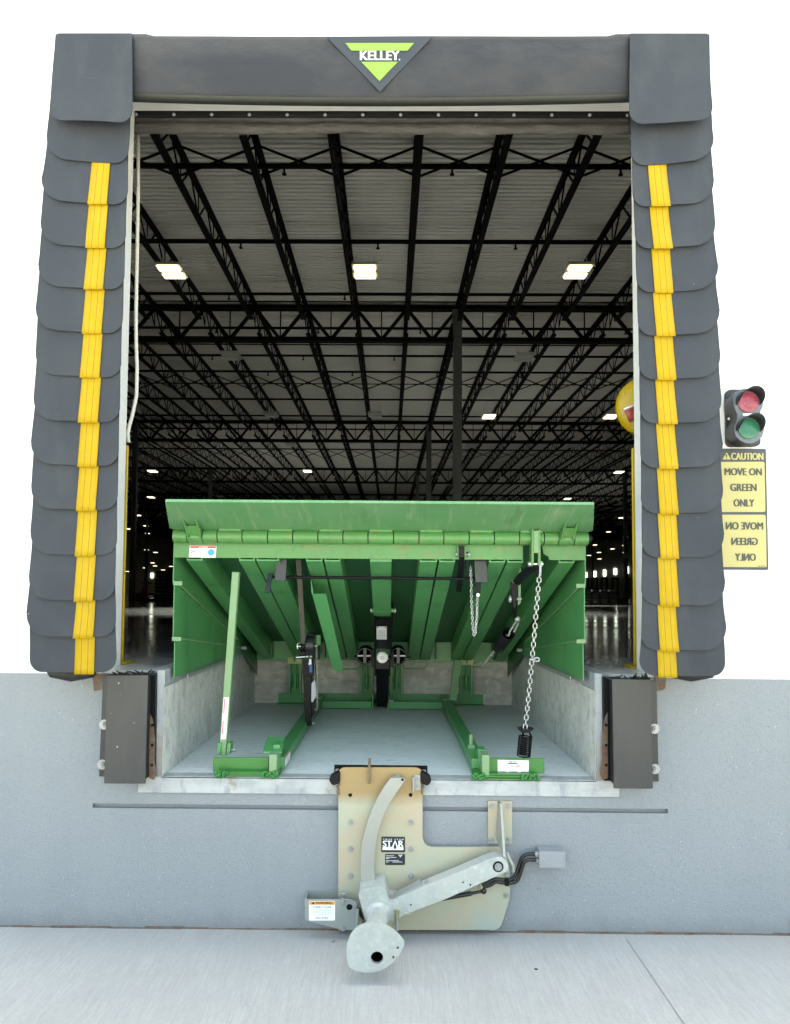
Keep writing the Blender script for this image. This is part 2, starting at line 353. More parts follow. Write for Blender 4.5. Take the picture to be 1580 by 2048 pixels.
def text(mb, body, x0, z0, x1, z1, y, bold=0.0, mirror=False, ext=.0006, keep=False):
    cu = bpy.data.curves.new('t', 'FONT'); cu.body = body; cu.size = 1; cu.extrude = 0; cu.resolution_u = 3
    o = bpy.data.objects.new('t', cu); COL.objects.link(o)
    me = o.to_mesh(); vs = [v.co.copy() for v in me.vertices]; fs = [tuple(p.vertices) for p in me.polygons]
    o.to_mesh_clear(); bpy.data.objects.remove(o); bpy.data.curves.remove(cu)
    ax, bx = min(v.x for v in vs), max(v.x for v in vs); ay, by = min(v.y for v in vs), max(v.y for v in vs)
    dl = bold * (z1 - z0)
    for k, sh in enumerate((-1, 1, 0) if dl > 0 else (0,)):
        out = []
        for v in vs:
            u = (v.x - ax) / (bx - ax); t = (v.y - ay) / (by - ay)
            if mirror: u = 1 - u
            out.append((x0 + dl + (x1 - x0 - 2 * dl) * u + sh * dl, y - k * .00006, z0 + (z1 - z0) * t))
        mb.add(out, fs)
    return mb

# ================================================================== THE SETTING
GZ = .042; DOCK = 1.257; PITZ = .75; PITL = 2.31
XL, XR = P(324, 1540, 0).x, P(1192, 1540, 0).x              # pit side faces
OL, OR = P(246.5, 1100, .25).x, P(1271, 1100, .25).x        # door opening
OT = P(770, 222, .25).z
g = MB()
g.face([(-200, -300, GZ), (200, -300, GZ), (200, .3, GZ), (-200, .3, GZ)])
o = g.build('concrete_apron', M['apron']); o['kind'] = 'structure'
jt = MB()
ga = plane_Y(1254, 1880, GZ, 0); gb = plane_Y(1368, 2048, GZ, 0); dj = (gb - ga).normalized()
jt.bar(ga + Vector((0, 0, -.003)), ga + dj * 9 + Vector((0, 0, -.003)), .005, .0085)
o = jt.build('apron_joint', M['greywall']); o['kind'] = 'structure'
# warehouse front wall
ww = thing('warehouse_wall', 'white painted warehouse wall with grey base around the open dock door', 'wall', (0, 0, 0))
wb = MB()
ZB, WT, TH = 1.237, 10.9, .25
for x0, x1 in ((-45, OL), (OR, 45)):
    wb.box((x0, 0, 1.297), (x1, TH, OT)); wb.box((x0, .012, ZB), (x1, TH, 1.297))
wb.box((-45, 0, OT), (45, TH, WT))
wb.build('upper_wall', M['whitewall'], ww)
gl, gr_ = P(185, 1615, 0), P(1336, 1628, 0); gz1, gz0 = P(770, 1612.5, 0).z, P(770, 1621.5, 0).z
gw = MB()
SILL0, SILL1 = P(770, 1589, 0).z, P(770, 1556, 0).z
pl, pr = P(311, 1500, 0).x, P(1205, 1500, 0).x
gw.box((-45, 0, -.02), (45, TH, gz0)); gw.box((-45, 0, gz0), (gl.x, TH, gz1)); gw.box((gr_.x, 0, gz0), (45, TH, gz1))
gw.box((-45, 0, gz1), (45, TH, PITZ - .002)); gw.box((-45, 0, PITZ - .002), (XL, TH, ZB)); gw.box((XR, 0, PITZ - .002), (45, TH, ZB))
gw.build('grey_base', M['greywall'], ww)
gv = MB(); gv.face([(gl.x, .022, gz0), (gr_.x, .022, gz0), (gr_.x, .022, gz1), (gl.x, .022, gz1)])
gv.build('groove', M['groove'], ww)
gv = MB(); xx = -6.0
while xx < 6.0:
    ln = random.uniform(.05, .22); h_ = random.uniform(.003, .010)
    gv.box((xx, -random.uniform(.004, .010), GZ - .004), (xx + ln, -.0008, GZ + h_)); xx += ln
gv.build('base_sealant', M['rusty'], ww)
sx0, sx1 = P(277, 1580, 0).x, P(1238, 1590, 0).x
sb = MB(); sb.box((sx0, -.008, SILL0), (sx1, -.0005, SILL1)); sb.box((XL, -.008, PITZ - .004), (XR, .07, PITZ + .004))
sb.build('sill_angle', M['curb'], ww, bevel=.002)
for nm, x0, x1, xx in (('edge_angle', pl, XL, 1), ('edge_angle', XR, pr, -1)):
    e = MB(); e.box((x0, -.006, PITZ + .005), (x1, -.0005, DOCK + .003))
    xf = XL if xx > 0 else XR
    e.box((xf, -.006, DOCK - .075), (xf + xx * .005, PITL, DOCK + .003)); e.box((xf - xx * .07, -.006, DOCK - .0005), (xf, PITL, DOCK + .003))
    e.build(nm, M['steel'], ww, bevel=.0015)
# patchy rust beside the dock edge corners
# pit
pit = thing('dock_pit', 'recessed grey concrete pit under the raised dock leveler', 'pit', (0, 0, 0), kind='structure')
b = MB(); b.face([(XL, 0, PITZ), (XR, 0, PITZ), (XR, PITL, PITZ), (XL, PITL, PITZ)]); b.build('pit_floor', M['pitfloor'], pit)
b = MB(); b.box((XL - .12, TH, PITZ - .1), (XL, PITL, DOCK - .002)); b.build('pit_side', M['pitwall'], pit)
b = MB(); b.box((XR, TH, PITZ - .1), (XR + .12, PITL, DOCK - .002)); b.build('pit_side', M['pitwall'], pit)
b = MB(); b.box((XL, .0015, PITZ), (XL + .002, TH + .01, DOCK - .08)); b.build('pit_side', M['pitwall'], pit)
b = MB(); b.box((XR - .002, .0015, PITZ), (XR, TH + .01, DOCK - .08)); b.build('pit_side', M['pitwall'], pit)
b = MB(); b.box((XL - .2, PITL, PITZ - .1), (XR + .2, PITL + .15, DOCK - .002)); b.build('pit_back', M['pitback'], pit)
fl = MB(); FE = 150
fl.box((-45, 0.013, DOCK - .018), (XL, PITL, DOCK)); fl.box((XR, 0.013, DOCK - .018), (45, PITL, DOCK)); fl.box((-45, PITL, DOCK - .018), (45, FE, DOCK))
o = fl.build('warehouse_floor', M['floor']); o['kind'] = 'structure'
# roof deck, corrugated sheet running across
SLP = .0199; Y1, BAY = 17.3, 15.24
def jtop(Y): return 10.37 + SLP * (Y - Y1)
rd = MB(); pit_ = .1524; vs = []; nR = int(152 / pit_)
for k in range(nR):
    y = .1 + k * pit_
    for dy, dz in ((0, 0), (.094, 0), (.102, .085), (.144, .085)): vs.append((y + dy, jtop(y + dy) + dz))
i0 = 0
rd.add([(-46, y, z) for y, z in vs] + [(46, y, z) for y, z in vs], [(i, i + 1, i + 1 + len(vs), i + len(vs)) for i in range(len(vs) - 1)])
o = rd.build('roof_deck', M['deck_roof'], smooth=20); o['kind'] = 'structure'
sw = MB(); sw.box((-45.3, TH, 0), (-45, FE, 14)); o = sw.build('warehouse_side_wall', M['inwall']); tag(o, 'pale inner side wall of the warehouse on the left end', 'wall', kind='structure')
sw = MB(); sw.box((45, TH, 0), (45.3, FE, 14)); o = sw.build('warehouse_side_wall', M['inwall']); tag(o, 'pale inner side wall of the warehouse on the right end', 'wall', kind='structure')

# ================================================================== INTERIOR
# far wall with small windows and door tracks
YF = 120
fw = thing('warehouse_far_wall', 'pale far wall of the warehouse with small bright windows', 'wall', (0, YF, 0))
MB().box((-45, YF, 0), (45, YF + .3, 14)).build('wall_panel', M['inwall'], fw)
for px, py, wp, hp in ((257, 1151, 9, 9), (304, 1151, 5, 9), (1190, 1148, 4, 11), (1209.5, 1146, 4.5, 12), (1231, 1143, 5, 12), (1254.5, 1140, 5.5, 13), (1172, 1150, 4, 10)):
    q = P(px, py, YF - .1); hw, hh = wp / 2 / S(YF), hp / 2 / S(YF)
    MB().box((q.x - hw, YF - .1, q.z - hh), (q.x + hw, YF - .002, q.z + hh)).build('window', M['window'], fw)
    if px > 1000:
        d = MB()
        for dx in (-4, 4, -6.5, 6.5):
            a_ = P(px + dx - 1, 1158, YF - .4); d.bar((a_.x, YF - .4, DOCK), (a_.x, YF - .4, a_.z), .12, .12)
        a_, b_ = P(px - 8, 1157, YF - .4), P(px + 6, 1157, YF - .4); d.bar(a_, b_, .3, .25)
        d.build('door_track', M['black_steel'], fw)
d = MB()
a_, b_ = P(287, 1166, YF - .3), P(303, 1166, YF - .3); d.bar(a_, b_, .2, .2)
d.build('door_track', M['black_steel'], fw)
# columns
XC = P(915, 640, Y1).x
ncol = 0
for k in range(0, 7):
    Yc = Y1 + k * BAY
    for j in (-2, -1, 0, 1, 2):
        x = XC + j * 15.24
        if abs(x) > .41 * (Yc + 3.4) or (k > 0 and abs(j) == 0 and k > 2): continue
        t = MB(); t.box((x - .125, Yc - .125, DOCK), (x + .125, Yc + .125, jtop(Yc) - .18)); t.box((x - .2, Yc - .2, DOCK), (x + .2, Yc + .2, DOCK + .03)); t.box((x - .16, Yc - .18, jtop(Yc) - .5), (x + .16, Yc + .18, jtop(Yc) - .2))
        o = t.build('steel_column', M['column'])
        if k == 0: lb = 'nearest grey steel column, rising behind the lip under the first girder'
        elif k == 1 and j == 0: lb = 'second grey column, just left of the nearest one and farther back'
        elif k == 1 and j == -1: lb = 'grey column standing behind the yellow guard at the left jamb'
        else: lb = 'distant grey warehouse column beyond the second girder'
        tag(o, lb, 'column', 'grey roof columns' if k < 2 else 'distant grey roof columns', 'thing')
# joist girders
def girder(Yc, x0, x1, k, j):
    zt, zb = jtop(Yc) - .12, jtop(Yc) - 1.08
    lab = ('black girder truss across the doorway in front, ' + ('above and left of the nearest column' if j < 0 else 'above and right of the nearest column')) if k == 0 else f'black girder truss in the {["first","second","third","fourth","fifth","sixth"][k]} line back from the door'
    t = thing('girder_truss', lab, 'girder', (x0, Yc, zb), f'girder trusses of line {k+1}')
    c = MB()
    for dy in (-.07, .07): c.box((x0, Yc + dy - .05, zt - .05), (x1, Yc + dy + .05, zt + .07))
    c.build('top_chord', M['black_steel'], t)
    c = MB()
    for dy in (-.07, .07): c.box((x0, Yc + dy - .05, zb - .07), (x1, Yc + dy + .05, zb + .05))
    c.build('bottom_chord', M['black_steel'], t)
    c = MB(); n = round((x1 - x0) / 1.524)
    for i in range(n):
        xa = x0 + i * 1.524; xm = xa + .762
        c.bar((xa, Yc, zt), (xm, Yc, zb), .09, .09); c.bar((xm, Yc, zb), (xa + 1.524, Yc, zt), .09, .09)
        c.bar((xm, Yc, zb), (xm, Yc, zt), .035, .035)
    c.build('web', M['black_steel'], t)
for k in range(6):
    Yc = Y1 + k * BAY
    for j in (-3, -2, -1, 0, 1, 2):
        x0, x1 = XC + j * 15.24, XC + (j + 1) * 15.24
        if min(abs(x0), abs(x1)) > .42 * (Yc + 3.4) and x0 * x1 > 0: continue
        girder(Yc, x0, x1, k, j)
# open web joists
JD = .70
def joist_parts(L, fine):
    tc, bc, wb_ = MB(), MB(), MB()
    for dx in (-.035, .035):
        tc.box((dx - .03, 0, -.06), (dx + .03, L, -.004)); bc.box((dx - .03, .6, -JD), (dx + .03, L - .6, -JD + .055))
    n = int(L / .62); st = L / n
    for i in range(n):
        a_, b_ = i * st, (i + 1) * st
        if 0 < i < n - 1 or True:
            if i % 2 == 0: wb_.bar((0, a_, -.03), (0, b_, -JD + .03), .03, .03)
            else: wb_.bar((0, a_, -JD + .03), (0, b_, -.03), .03, .03)
            if i % 2 == 0 and fine: wb_.bar((0, b_, -JD + .03), (0, b_, -.03), .022, .022)
    return tc, bc, wb_
ang = math.atan(SLP)
ORD = 'first second third fourth fifth sixth seventh eighth ninth tenth eleventh twelfth'.split()
njoist = 0
for k in range(6):
    ya, yb = (TH + .02, Y1) if k == 0 else (Y1 + (k - 1) * BAY, Y1 + k * BAY)
    L = yb - ya; lim = .385 * (yb + 3.4)
    parts = joist_parts(L, k < 2)
    if k < 3:
        mts = []
        for nm, pm in zip(('top_chord', 'bottom_chord', 'web'), parts):
            o = pm.build(nm, M['black_steel'], weld=False); mts.append((nm, o.data)); bpy.data.objects.remove(o)
    else:
        al = MB()
        for pm in parts: al.add(pm.v, pm.f)
        o = al.build('roof_joist', M['black_steel'], weld=False); one = o.data; bpy.data.objects.remove(o)
    idx = 0
    for i in range(-40, 41):
        x = XC + i * 1.524
        if abs(x) > lim: continue
        lb = f'{ORD[min(idx,11)]} black open web joist from the left in the roof bay nearest the door' if k == 0 else f'black open web roof joist in the {ORD[k]} roof bay back from the door'
        gp = 'open web joists of the nearest roof bay' if k == 0 else f'open web joists of roof bay {ORD[k]}'
        if k < 3:
            t = thing('roof_joist', lb, 'roof joist', (x, ya, jtop(ya)), gp); t.rotation_euler = (ang, 0, 0)
            for nm, md in mts:
                c = bpy.data.objects.new(nm, md); COL.objects.link(c); c.parent = t
        else:
            c = bpy.data.objects.new('roof_joist', one); COL.objects.link(c); c.location = (x, ya, jtop(ya)); c.rotation_euler = (ang, 0, 0)
            tag(c, lb, 'roof joist', gp, 'thing')
        idx += 1; njoist += 1
# the far roof framing reads as one dark mass
ff = MB()
for Yc in [Y1 + k * BAY for k in (6,)]:
    ff.box((-45, Yc - .1, jtop(Yc) - .25), (45, Yc + .1, jtop(Yc) - .1)); ff.box((-45, Yc - .1, jtop(Yc) - 1.1), (45, Yc + .1, jtop(Yc) - .95))
    for i in range(-28, 28):
        ff.bar((i * 1.524, Yc, jtop(Yc) - .2), (i * 1.524 + .762, Yc, jtop(Yc) - 1), .1, .1); ff.bar((i * 1.524 + .762, Yc, jtop(Yc) - 1), (i * 1.524 + 1.524, Yc, jtop(Yc) - .2), .1, .1)
for i in range(-27, 28):
    x = XC + i * 1.524; ya, yb = Y1 + 5 * BAY, YF - .2
    ff.box((x - .06, ya, jtop(ya) - .06 + .1), (x + .06, yb, jtop(yb) - .1)); ff.box((x - .06, ya, jtop(ya) - .7), (x + .06, yb, jtop(yb) - .62))
o = ff.build('roof_framing', M['black_steel'], weld=False); o['kind'] = 'stuff'; o['label'] = 'dark mass of distant roof steel near the far wall'; o['category'] = 'roof framing'
# sprinkler pipes with drop heads
PH = 7.9 / 8.2
pys = (308, 467, 577, 648, 705, 738, 795, 829, 856, 878, 897)
for n_, py in enumerate(pys):
    D = 7.9 * F_PX / (1162 - py); Yc = D - 3.4; z = 1.63 + (1190 - py) / F_PX * D
    hw = min(44, .40 * D + 1); r = .05 if n_ < 2 else .04
    t = thing('sprinkler_pipe', f'{ORD[n_]} black sprinkler pipe back from the door, running across under the roof', 'pipe', (0, Yc, z), 'sprinkler pipes across the roof')
    MB().cyl((-hw, Yc, z), (hw, Yc, z), r, 10).build('pipe', M['black_steel'], t)
    if n_ < 6:
        x = -hw + random.uniform(.3, 1.5)
        while x < hw:
            MB().cyl((x, Yc, z - r), (x, Yc, z - r - .10), .022, 6).cyl((x, Yc, z - r - .10), (x, Yc, z - r - .115), .045, 8).build('sprinkler_head', M['black_steel'], t); x += 3.2
# thin conduits
for n_, (py, hh) in enumerate(((593, 7.6), (682, 7.6), (763, 7.6))):
    D = hh * F_PX / (1162 - py); Yc = D - 3.4; z = 1.63 + (1190 - py) / F_PX * D
    o = MB().cyl((-.4 * D, Yc, z), (.4 * D, Yc, z), .02, 6).build('cable_conduit', M['black_steel'])
    tag(o, f'thin dark cable conduit under the roof, {ORD[n_]} back from the door', 'conduit', 'cable conduits under the roof', 'thing')
# cross bridging between joists
for n_, (py, hh) in enumerate(((292, 8.0), (758, 8.0), (905, 8.0))):
    D = hh * F_PX / (1162 - py); Yc = D - 3.4
    b = MB(); lim = .385 * (D + 2)
    for i in range(-30, 31):
        x = XC + i * 1.524
        if abs(x) > lim: continue
        zt = jtop(Yc)
        b.bar((x, Yc, zt - .06), (x + 1.524, Yc, zt - .66), .035, .035); b.bar((x, Yc + .04, zt - .66), (x + 1.524, Yc + .04, zt - .06), .035, .035)
    o = b.build('joist_bridging', M['black_steel'], weld=False); tag(o, f'{ORD[n_]} row of black cross bridging between the joists, counted from the door', 'bridging', 'rows of cross bridging', 'thing')
# thin cable at the right, hung from a joist
cb = [P(1180, 300, 9.2), P(1166, 350, 9.9), P(1120, 445, 11.5), P(1070, 545, 14)]
o = MB().tube(cb, .008, 5).build('hanging_cable', M['black_steel']); tag(o, 'thin black cable slung along the joist near the right jamb', 'cable', kind='thing')
# high bay lamps
def lamp(px, py, D, lit, label, group):
    tubes = M['lamp_off'] if not lit else (M['lamp_on'] if D < 40 else M['lamp_far'])
    q = P(px, py, D - 3.4)
    t = thing('high_bay_lamp', label, 'lamp', q, group)
    h = MB(); h.box((q.x - .30, q.y - .36, q.z + .03), (q.x + .30, q.y - .05, q.z + .09)); h.box((q.x - .30, q.y + .05, q.z + .03), (q.x + .30, q.y + .36, q.z + .09)); h.box((q.x - .05, q.y - .05, q.z + .04), (q.x + .05, q.y + .05, q.z + .08))
    for sx in (-.22, .22): h.bar((q.x + sx, q.y, q.z + .09), (q.x + sx, q.y, jtop(q.y) - .6), .015, .015)
    h.build('housing', M['lamp_off'], t)
    pw = {(730, 16.3): 3700, (978, 30.5): 4000, (615, 46): 4800, (1135, 61): 3500}.get((px, D), 0)
    if lit and pw:
        ld = bpy.data.lights.new('lamp_light', 'SPOT'); ld.energy = pw; ld.spot_size = math.radians(80); ld.spot_blend = .6; ld.shadow_soft_size = 0; ld.color = (.85, .92, .99)
        lo = bpy.data.objects.new('lamp_light', ld); COL.objects.link(lo); lo.parent = t; lo.location = (0, 0, -.03)
    for dy in (-.2, .2):
        MB().box((q.x - .25, q.y + dy - .12, q.z - .01), (q.x + .25, q.y + dy + .12, q.z + .028)).build('tube_panel', tubes, t)
spec = [
    (343, 545, 16.3, 1, 'lit twin panel lamp in the nearest row, beside the left jamb'), (730, 545, 16.3, 1, 'lit twin panel lamp in the nearest row, hanging at the middle of the doorway'), (1155, 545, 16.3, 1, 'lit twin panel lamp in the nearest row, beside the right jamb'),
    (462, 714, 22.5, 0, 'unlit grey lamp in the second row, left of the middle'), (1048, 717, 22.5, 0, 'unlit grey lamp in the second row, right of the nearest column'),
    (542, 831, 30.5, 0, 'unlit grey lamp in the third row, left of the middle'), (750, 831, 30.5, 0, 'unlit grey lamp in the third row, at the middle of the doorway'), (978, 834, 30.5, 1, 'lit lamp in the third row, just right of the nearest column'), (1222, 834, 30.5, 1, 'lit lamp in the third row, beside the yellow round dock light'),
    (582, 891, 37.5, 0, None), (943, 893, 37.5, 0, None), (1146, 893, 37.5, 0, None), (305, 943, 46, 1, None), (615, 943, 46, 1, None), (1238, 945, 46, 1, None), (895, 969, 53, 0, None), (1045, 969, 53, 0, None), (640, 967, 53, 0, None),
    (302, 995, 61, 1, None), (1135, 998, 61, 1, None), (1236, 998, 61, 0, None), (440, 994, 61, 0, None),
    (276, 1031, 80, 1, None), (292, 1052, 92, 1, None), (295, 1067, 104, 1, None), (293, 1100, 112, 1, None), (311, 1105, 112, 1, None), (257, 1058, 92, 1, None), (305, 1126, 114, 1, None), (290, 1136, 116, 1, None), (310, 1132, 116, 1, None), (326, 1140, 117, 1, None), (342, 1133, 117, 1, None), (255, 1143, 117, 1, None),
    (1243, 1036, 80, 1, None), (1217, 1064, 100, 1, None), (1251, 1074, 104, 1, None), (1249, 1091, 110, 1, None), (1225, 1098, 112, 1, None), (1250, 1105, 113, 1, None), (1198, 1105, 114, 1, None), (1178, 1111, 115, 1, None), (1199, 1118, 116, 1, None), (1190, 1090, 110, 1, None)]
for s_ in spec:
    far = s_[4] is None
    lamp(s_[0], s_[1], s_[2], s_[3], s_[4] or ('small lit lamp far back in the dark warehouse' if s_[3] else 'small unlit grey lamp far back under the dark roof'), ('lamps of the near rows' if not far else ('far lit lamps' if s_[3] else 'far unlit lamps')))
# stored goods on the warehouse floor
def stack(px0, px1, py0, py1, Y, name, label, layers):
    a_, b_ = P(px0, py1, Y), P(px1, py0, Y); t = thing(name, label, 'stacked racking', ((a_.x + b_.x) / 2, Y, DOCK))
    h = (b_.z - DOCK) / layers
    for i in range(layers):
        m_ = MB(); z = DOCK + i * h
        n = 5
        for j in range(n):
            xx = a_.x + (b_.x - a_.x) * (j + .5) / n; m_.bar((xx, Y, z + h * .5), (xx, Y + 2.6, z + h * .5), (b_.x - a_.x) / n * .8, h * .62)
        m_.box((a_.x - .04, Y + .3, z), (b_.x + .04, Y + .42, z + h * .2)); m_.box((a_.x - .04, Y + 2.1, z), (b_.x + .04, Y + 2.22, z + h * .2))
        m_.build('beam_layer', M['rack'], t)
stack(308, 352, 1141, 1205, 33, 'racking_stack', 'tall dark stack of racking behind the left edge of the leveler', 8)
stack(262, 289, 1186, 1204, 32, 'racking_stack', 'low dark pile of racking beside the red cone at the left', 3)
stack(1150, 1234, 1178, 1212, 26, 'racking_stack', 'wide dark stack of racking behind the right edge of the leveler', 5)
stack(1236, 1262, 1195, 1208, 30, 'racking_stack', 'low dark pile of racking beside the right yellow guard', 3)
q = P(286.5, 1203, 31.5); t = thing('traffic_cone', 'dark red traffic cone on the warehouse floor at the left', 'traffic cone', (q.x, 31.5, DOCK))
MB().tube([(q.x, 31.5, DOCK + .03), (q.x, 31.5, DOCK + .75)], [.17, .04], 14).build('cone', M['cone'], t)
MB().box((q.x - .22, 31.3, DOCK), (q.x + .22, 31.72, DOCK + .03)).build('base', M['cone'], t)

# ================================================================== DOOR FITTINGS
fy = .30
t = thing('door_top_curtain', 'black vinyl curtain strip hanging under the door lintel with a row of rivets', 'curtain', (0, fy, OT))
m_ = MB(); nx, nz = 90, 10
za, zb_ = P(770, 218, fy).z, P(770, 272, fy).z
cx0, cx1 = OL - .02, OR + .02
grid = []
for j in range(nz + 1):
    for i in range(nx + 1):
        u, v = i / nx, j / nz; x = cx0 + (cx1 - cx0) * u
        wv = mnoise.noise(Vector((x * 2.2, v * 1.3, 3))) * .012 + mnoise.noise(Vector((x * 9, v * 2.5, 8))) * .005
        fold = (.0, -.006, -.02, -.026, -.02, -.004, -.014, -.03, -.034, -.026, -.012)[j]
        grid.append((x, fy + fold + wv * (v > .15), za + (zb_ - za) * v + (.006 * mnoise.noise(Vector((x * 3, 0, 1))) if j == nz else 0)))
m_.add(grid, [(j * (nx + 1) + i, j * (nx + 1) + i + 1, (j + 1) * (nx + 1) + i + 1, (j + 1) * (nx + 1) + i) for j in range(nz) for i in range(nx)])
m_.build('curtain_sheet', M['flap'], t, smooth=180, solid=.006)
ra_, rb_ = P(250, 222, fy - .03), P(1275, 236, fy - .03)
MB().box((OL, fy - .036, rb_.z), (OR, fy - .026, OT + .03)).build('retainer_strip', M['rubber'], t)
for i in range(14):
    px = 272 + i * (1255 - 272) / 13; q = P(px, 229 + i * .1, fy - .038)
    MB().ball(q, .0095, 10, (1, .5, 1)).build('rivet', M['lbl_grey'], t)
# pull rope
rp = [(277, 268), (276, 400), (274, 520), (272, 620), (272, 680), (274, 735), (273, 790), (266, 825), (259, 850), (255.5, 868), (257, 885)]
o = MB().tube([P(x, y, .42) for x, y in rp], .0105, 8).build('pull_rope', M['rope'], smooth=180); tag(o, 'white pull rope hanging inside the left jamb of the door', 'rope', kind='thing')
# yellow track guards
for nm, pxa, pxb, lab, sg in (('L', 252, 241, 'yellow steel track guard post inside the left door jamb', 1), ('R', 1264, 1274, 'yellow steel track guard post inside the right door jamb', -1)):
    Yg = .30; ztop = P(250, 890, Yg).z; x = OL if sg > 0 else OR; xg = P(251.5, 1100, Yg).x if sg > 0 else P(1265.5, 1100, Yg).x
    t = thing('track_guard', lab, 'guard post', (x, Yg, DOCK), 'yellow track guards')
    MB().box((xg - sg * .09, Yg, DOCK + .01), (xg, Yg + .012, ztop)).box((xg - sg * .09, Yg + .012, DOCK + .01), (xg - sg * .078, Yg + .12, ztop)).build('post', M['yellow_paint'], t, bevel=.006)
    MB().box((xg - sg * .10, Yg - .03, DOCK + .001), (xg + sg * .028, Yg + .10, DOCK + .011)).build('foot_plate', M['yellow_paint'], t, bevel=.002)
# yellow round dock light at right jamb
Yd = .46; c0 = P(1290, 815, Yd); rr = 60 / S(Yd)
t = thing('dock_light', 'round yellow dock light with a red sticker, half hidden behind the right jamb', 'dock light', c0)
m_ = MB(); n = 40; rings = ((.0, 1.0), (-.02, 1.0), (-.035, .95), (-.06, .72), (-.075, .45), (-.08, .0001))
for k, (yy, f_) in enumerate(rings):
    m_.v += [(c0.x + rr * f_ * math.cos(2 * PI * j / n), c0.y + yy, c0.z + rr * f_ * math.sin(2 * PI * j / n)) for j in range(n)]
for k in range(len(rings) - 1):
    for j in range(n): m_.f.append((k * n + j, k * n + (j + 1) % n, (k + 1) * n + (j + 1) % n, (k + 1) * n + j)); m_.m.append(0)
m_.f.append(tuple(range(n))); m_.m.append(0)
m_.build('lamp_head', M['yellow_paint'], t, smooth=50)
MB().box((c0.x - .025, Yd - .03, c0.z), (c0.x + .14, Yd + .02, c0.z + 62 / S(Yd))).build('mount_arm', M['yellow_paint'], t, bevel=.004)
sk = P(1264, 826, Yd - .075); a = math.radians(24); u = Vector((math.cos(a), 0, math.sin(a))); v_ = Vector((-math.sin(a), 0, math.cos(a)))
def patch(c, w_, h_): return [c - u * w_ / 2 - v_ * h_ / 2, c + u * w_ / 2 - v_ * h_ / 2, c + u * w_ / 2 + v_ * h_ / 2, c - u * w_ / 2 + v_ * h_ / 2]
m_ = MB(); m_.face([p + Vector((0, -.006, 0)) for p in patch(sk, .075, .085)]); m_.cur = 1; m_.face([p + Vector((0, -.0075, 0)) for p in patch(sk + v_ * .035, .072, .012)])
m_.cur = 2
for i in range(6): m_.face([p + Vector((0, -.0075, 0)) for p in patch(sk + v_ * (-.03 + i * .009) - u * (.012 * (i % 2)), .022, .004)])
m_.build('sticker', [mat('sticker_red', (.42, .08, .06), .5), M['lbl_white'], M['lbl_red']], t, solid=.001)
for a in (100, 155, 200, 235, 262): MB().ball((c0.x + rr * .9 * math.cos(math.radians(a)), Yd - .045, c0.z + rr * .9 * math.sin(math.radians(a))), .006, 8).build('screw', M['chrome'], t)

# ================================================================== DOCK SEAL
PY = -.25
def flap(t, ox_t, ox_b, ix_t, ix_b, zt, zb, side, y_top, y_bot, ro, ri, lift, stripe=None, seed=0, name='pleat'):
    """one hanging pleat; side=-1 left pad (outer is -x)"""
    m_ = MB(); nu, nv = 26, 12; g_ = []
    Wd = abs(ix_b - ox_b)
    def zbot(u):
        d = u * Wd; e = (1 - u) * Wd; z = zb + lift * (1 - u) ** 1.6
        if d < ro: z += ro - math.sqrt(max(0, ro * ro - (ro - d) ** 2))
        if e < ri: z += ri - math.sqrt(max(0, ri * ri - (ri - e) ** 2))
        return z
    def pt(u, v, off=0.0):
        ox, ix = ox_t + (ox_b - ox_t) * v, ix_t + (ix_b - ix_t) * v
        x = ox + (ix - ox) * u; z = zt + (zbot(u) - zt) * v
        y = y_top + (y_bot - y_top) * v ** 1.4 + mnoise.noise(Vector((u * 1.7 + seed, v * 1.3, seed * 3.1))) * .012 * v - .006 * math.sin(PI * u) * v + off
        y += .05 * max(0, .12 - u) ** 1 * (1)
        return (x, y, z)
    us = [0, .008, .02, .04, .07, .10, .14, .19] + [.24 + .52 * k / 10 for k in range(11)] + [.81, .86, .90, .93, .96, .98, .992, 1]
    for j in range(nv + 1):
        for uu in us: g_.append(pt(uu, j / nv))
    n = len(us)
    m_.add(g_, [(j * n + i, j * n + i + 1, (j + 1) * n + i + 1, (j + 1) * n + i) for j in range(nv) for i in range(n - 1)])
    p = m_.build(name, M['pad'], t, smooth=180, solid=.004, rim=True)
    if stripe:
        ua, ub, ua2, ub2 = stripe; s_ = MB(); gg = []
        ks = [0, .32, .345, .655, .68, 1]
        for j in range(nv + 1):
            v = j / nv
            for q_ in ks:
                a_ = ua + (ua2 - ua) * v ** 1.3; b_ = ub + (ub2 - ub) * v ** 1.3; uu = a_ + (b_ - a_) * q_
                x, y, z = pt(uu, v, -.0065); 
                zc = zt + (zbot(.6) - .008 - zt) * v
                gg.append((x, y, zc))
        nk = len(ks); i0 = len(s_.v); s_.v += gg
        for j in range(nv):
            for i in range(nk - 1):
                s_.f.append((j * nk + i, j * nk + i + 1, (j + 1) * nk + i + 1, (j + 1) * nk + i)); s_.m.append(1 if i in (1, 3) and 0 < j < nv else 0)
        s_.build('guide_stripe', [M['yellow'], M['stitch']], p, smooth=180, solid=.003)
    return p
def interp(tab, y):
    for (y0, x0), (y1, x1) in zip(tab, tab[1:]):
        if y <= y1: return x0 + (x1 - x0) * (y - y0) / (y1 - y0)
    return tab[-1][1]
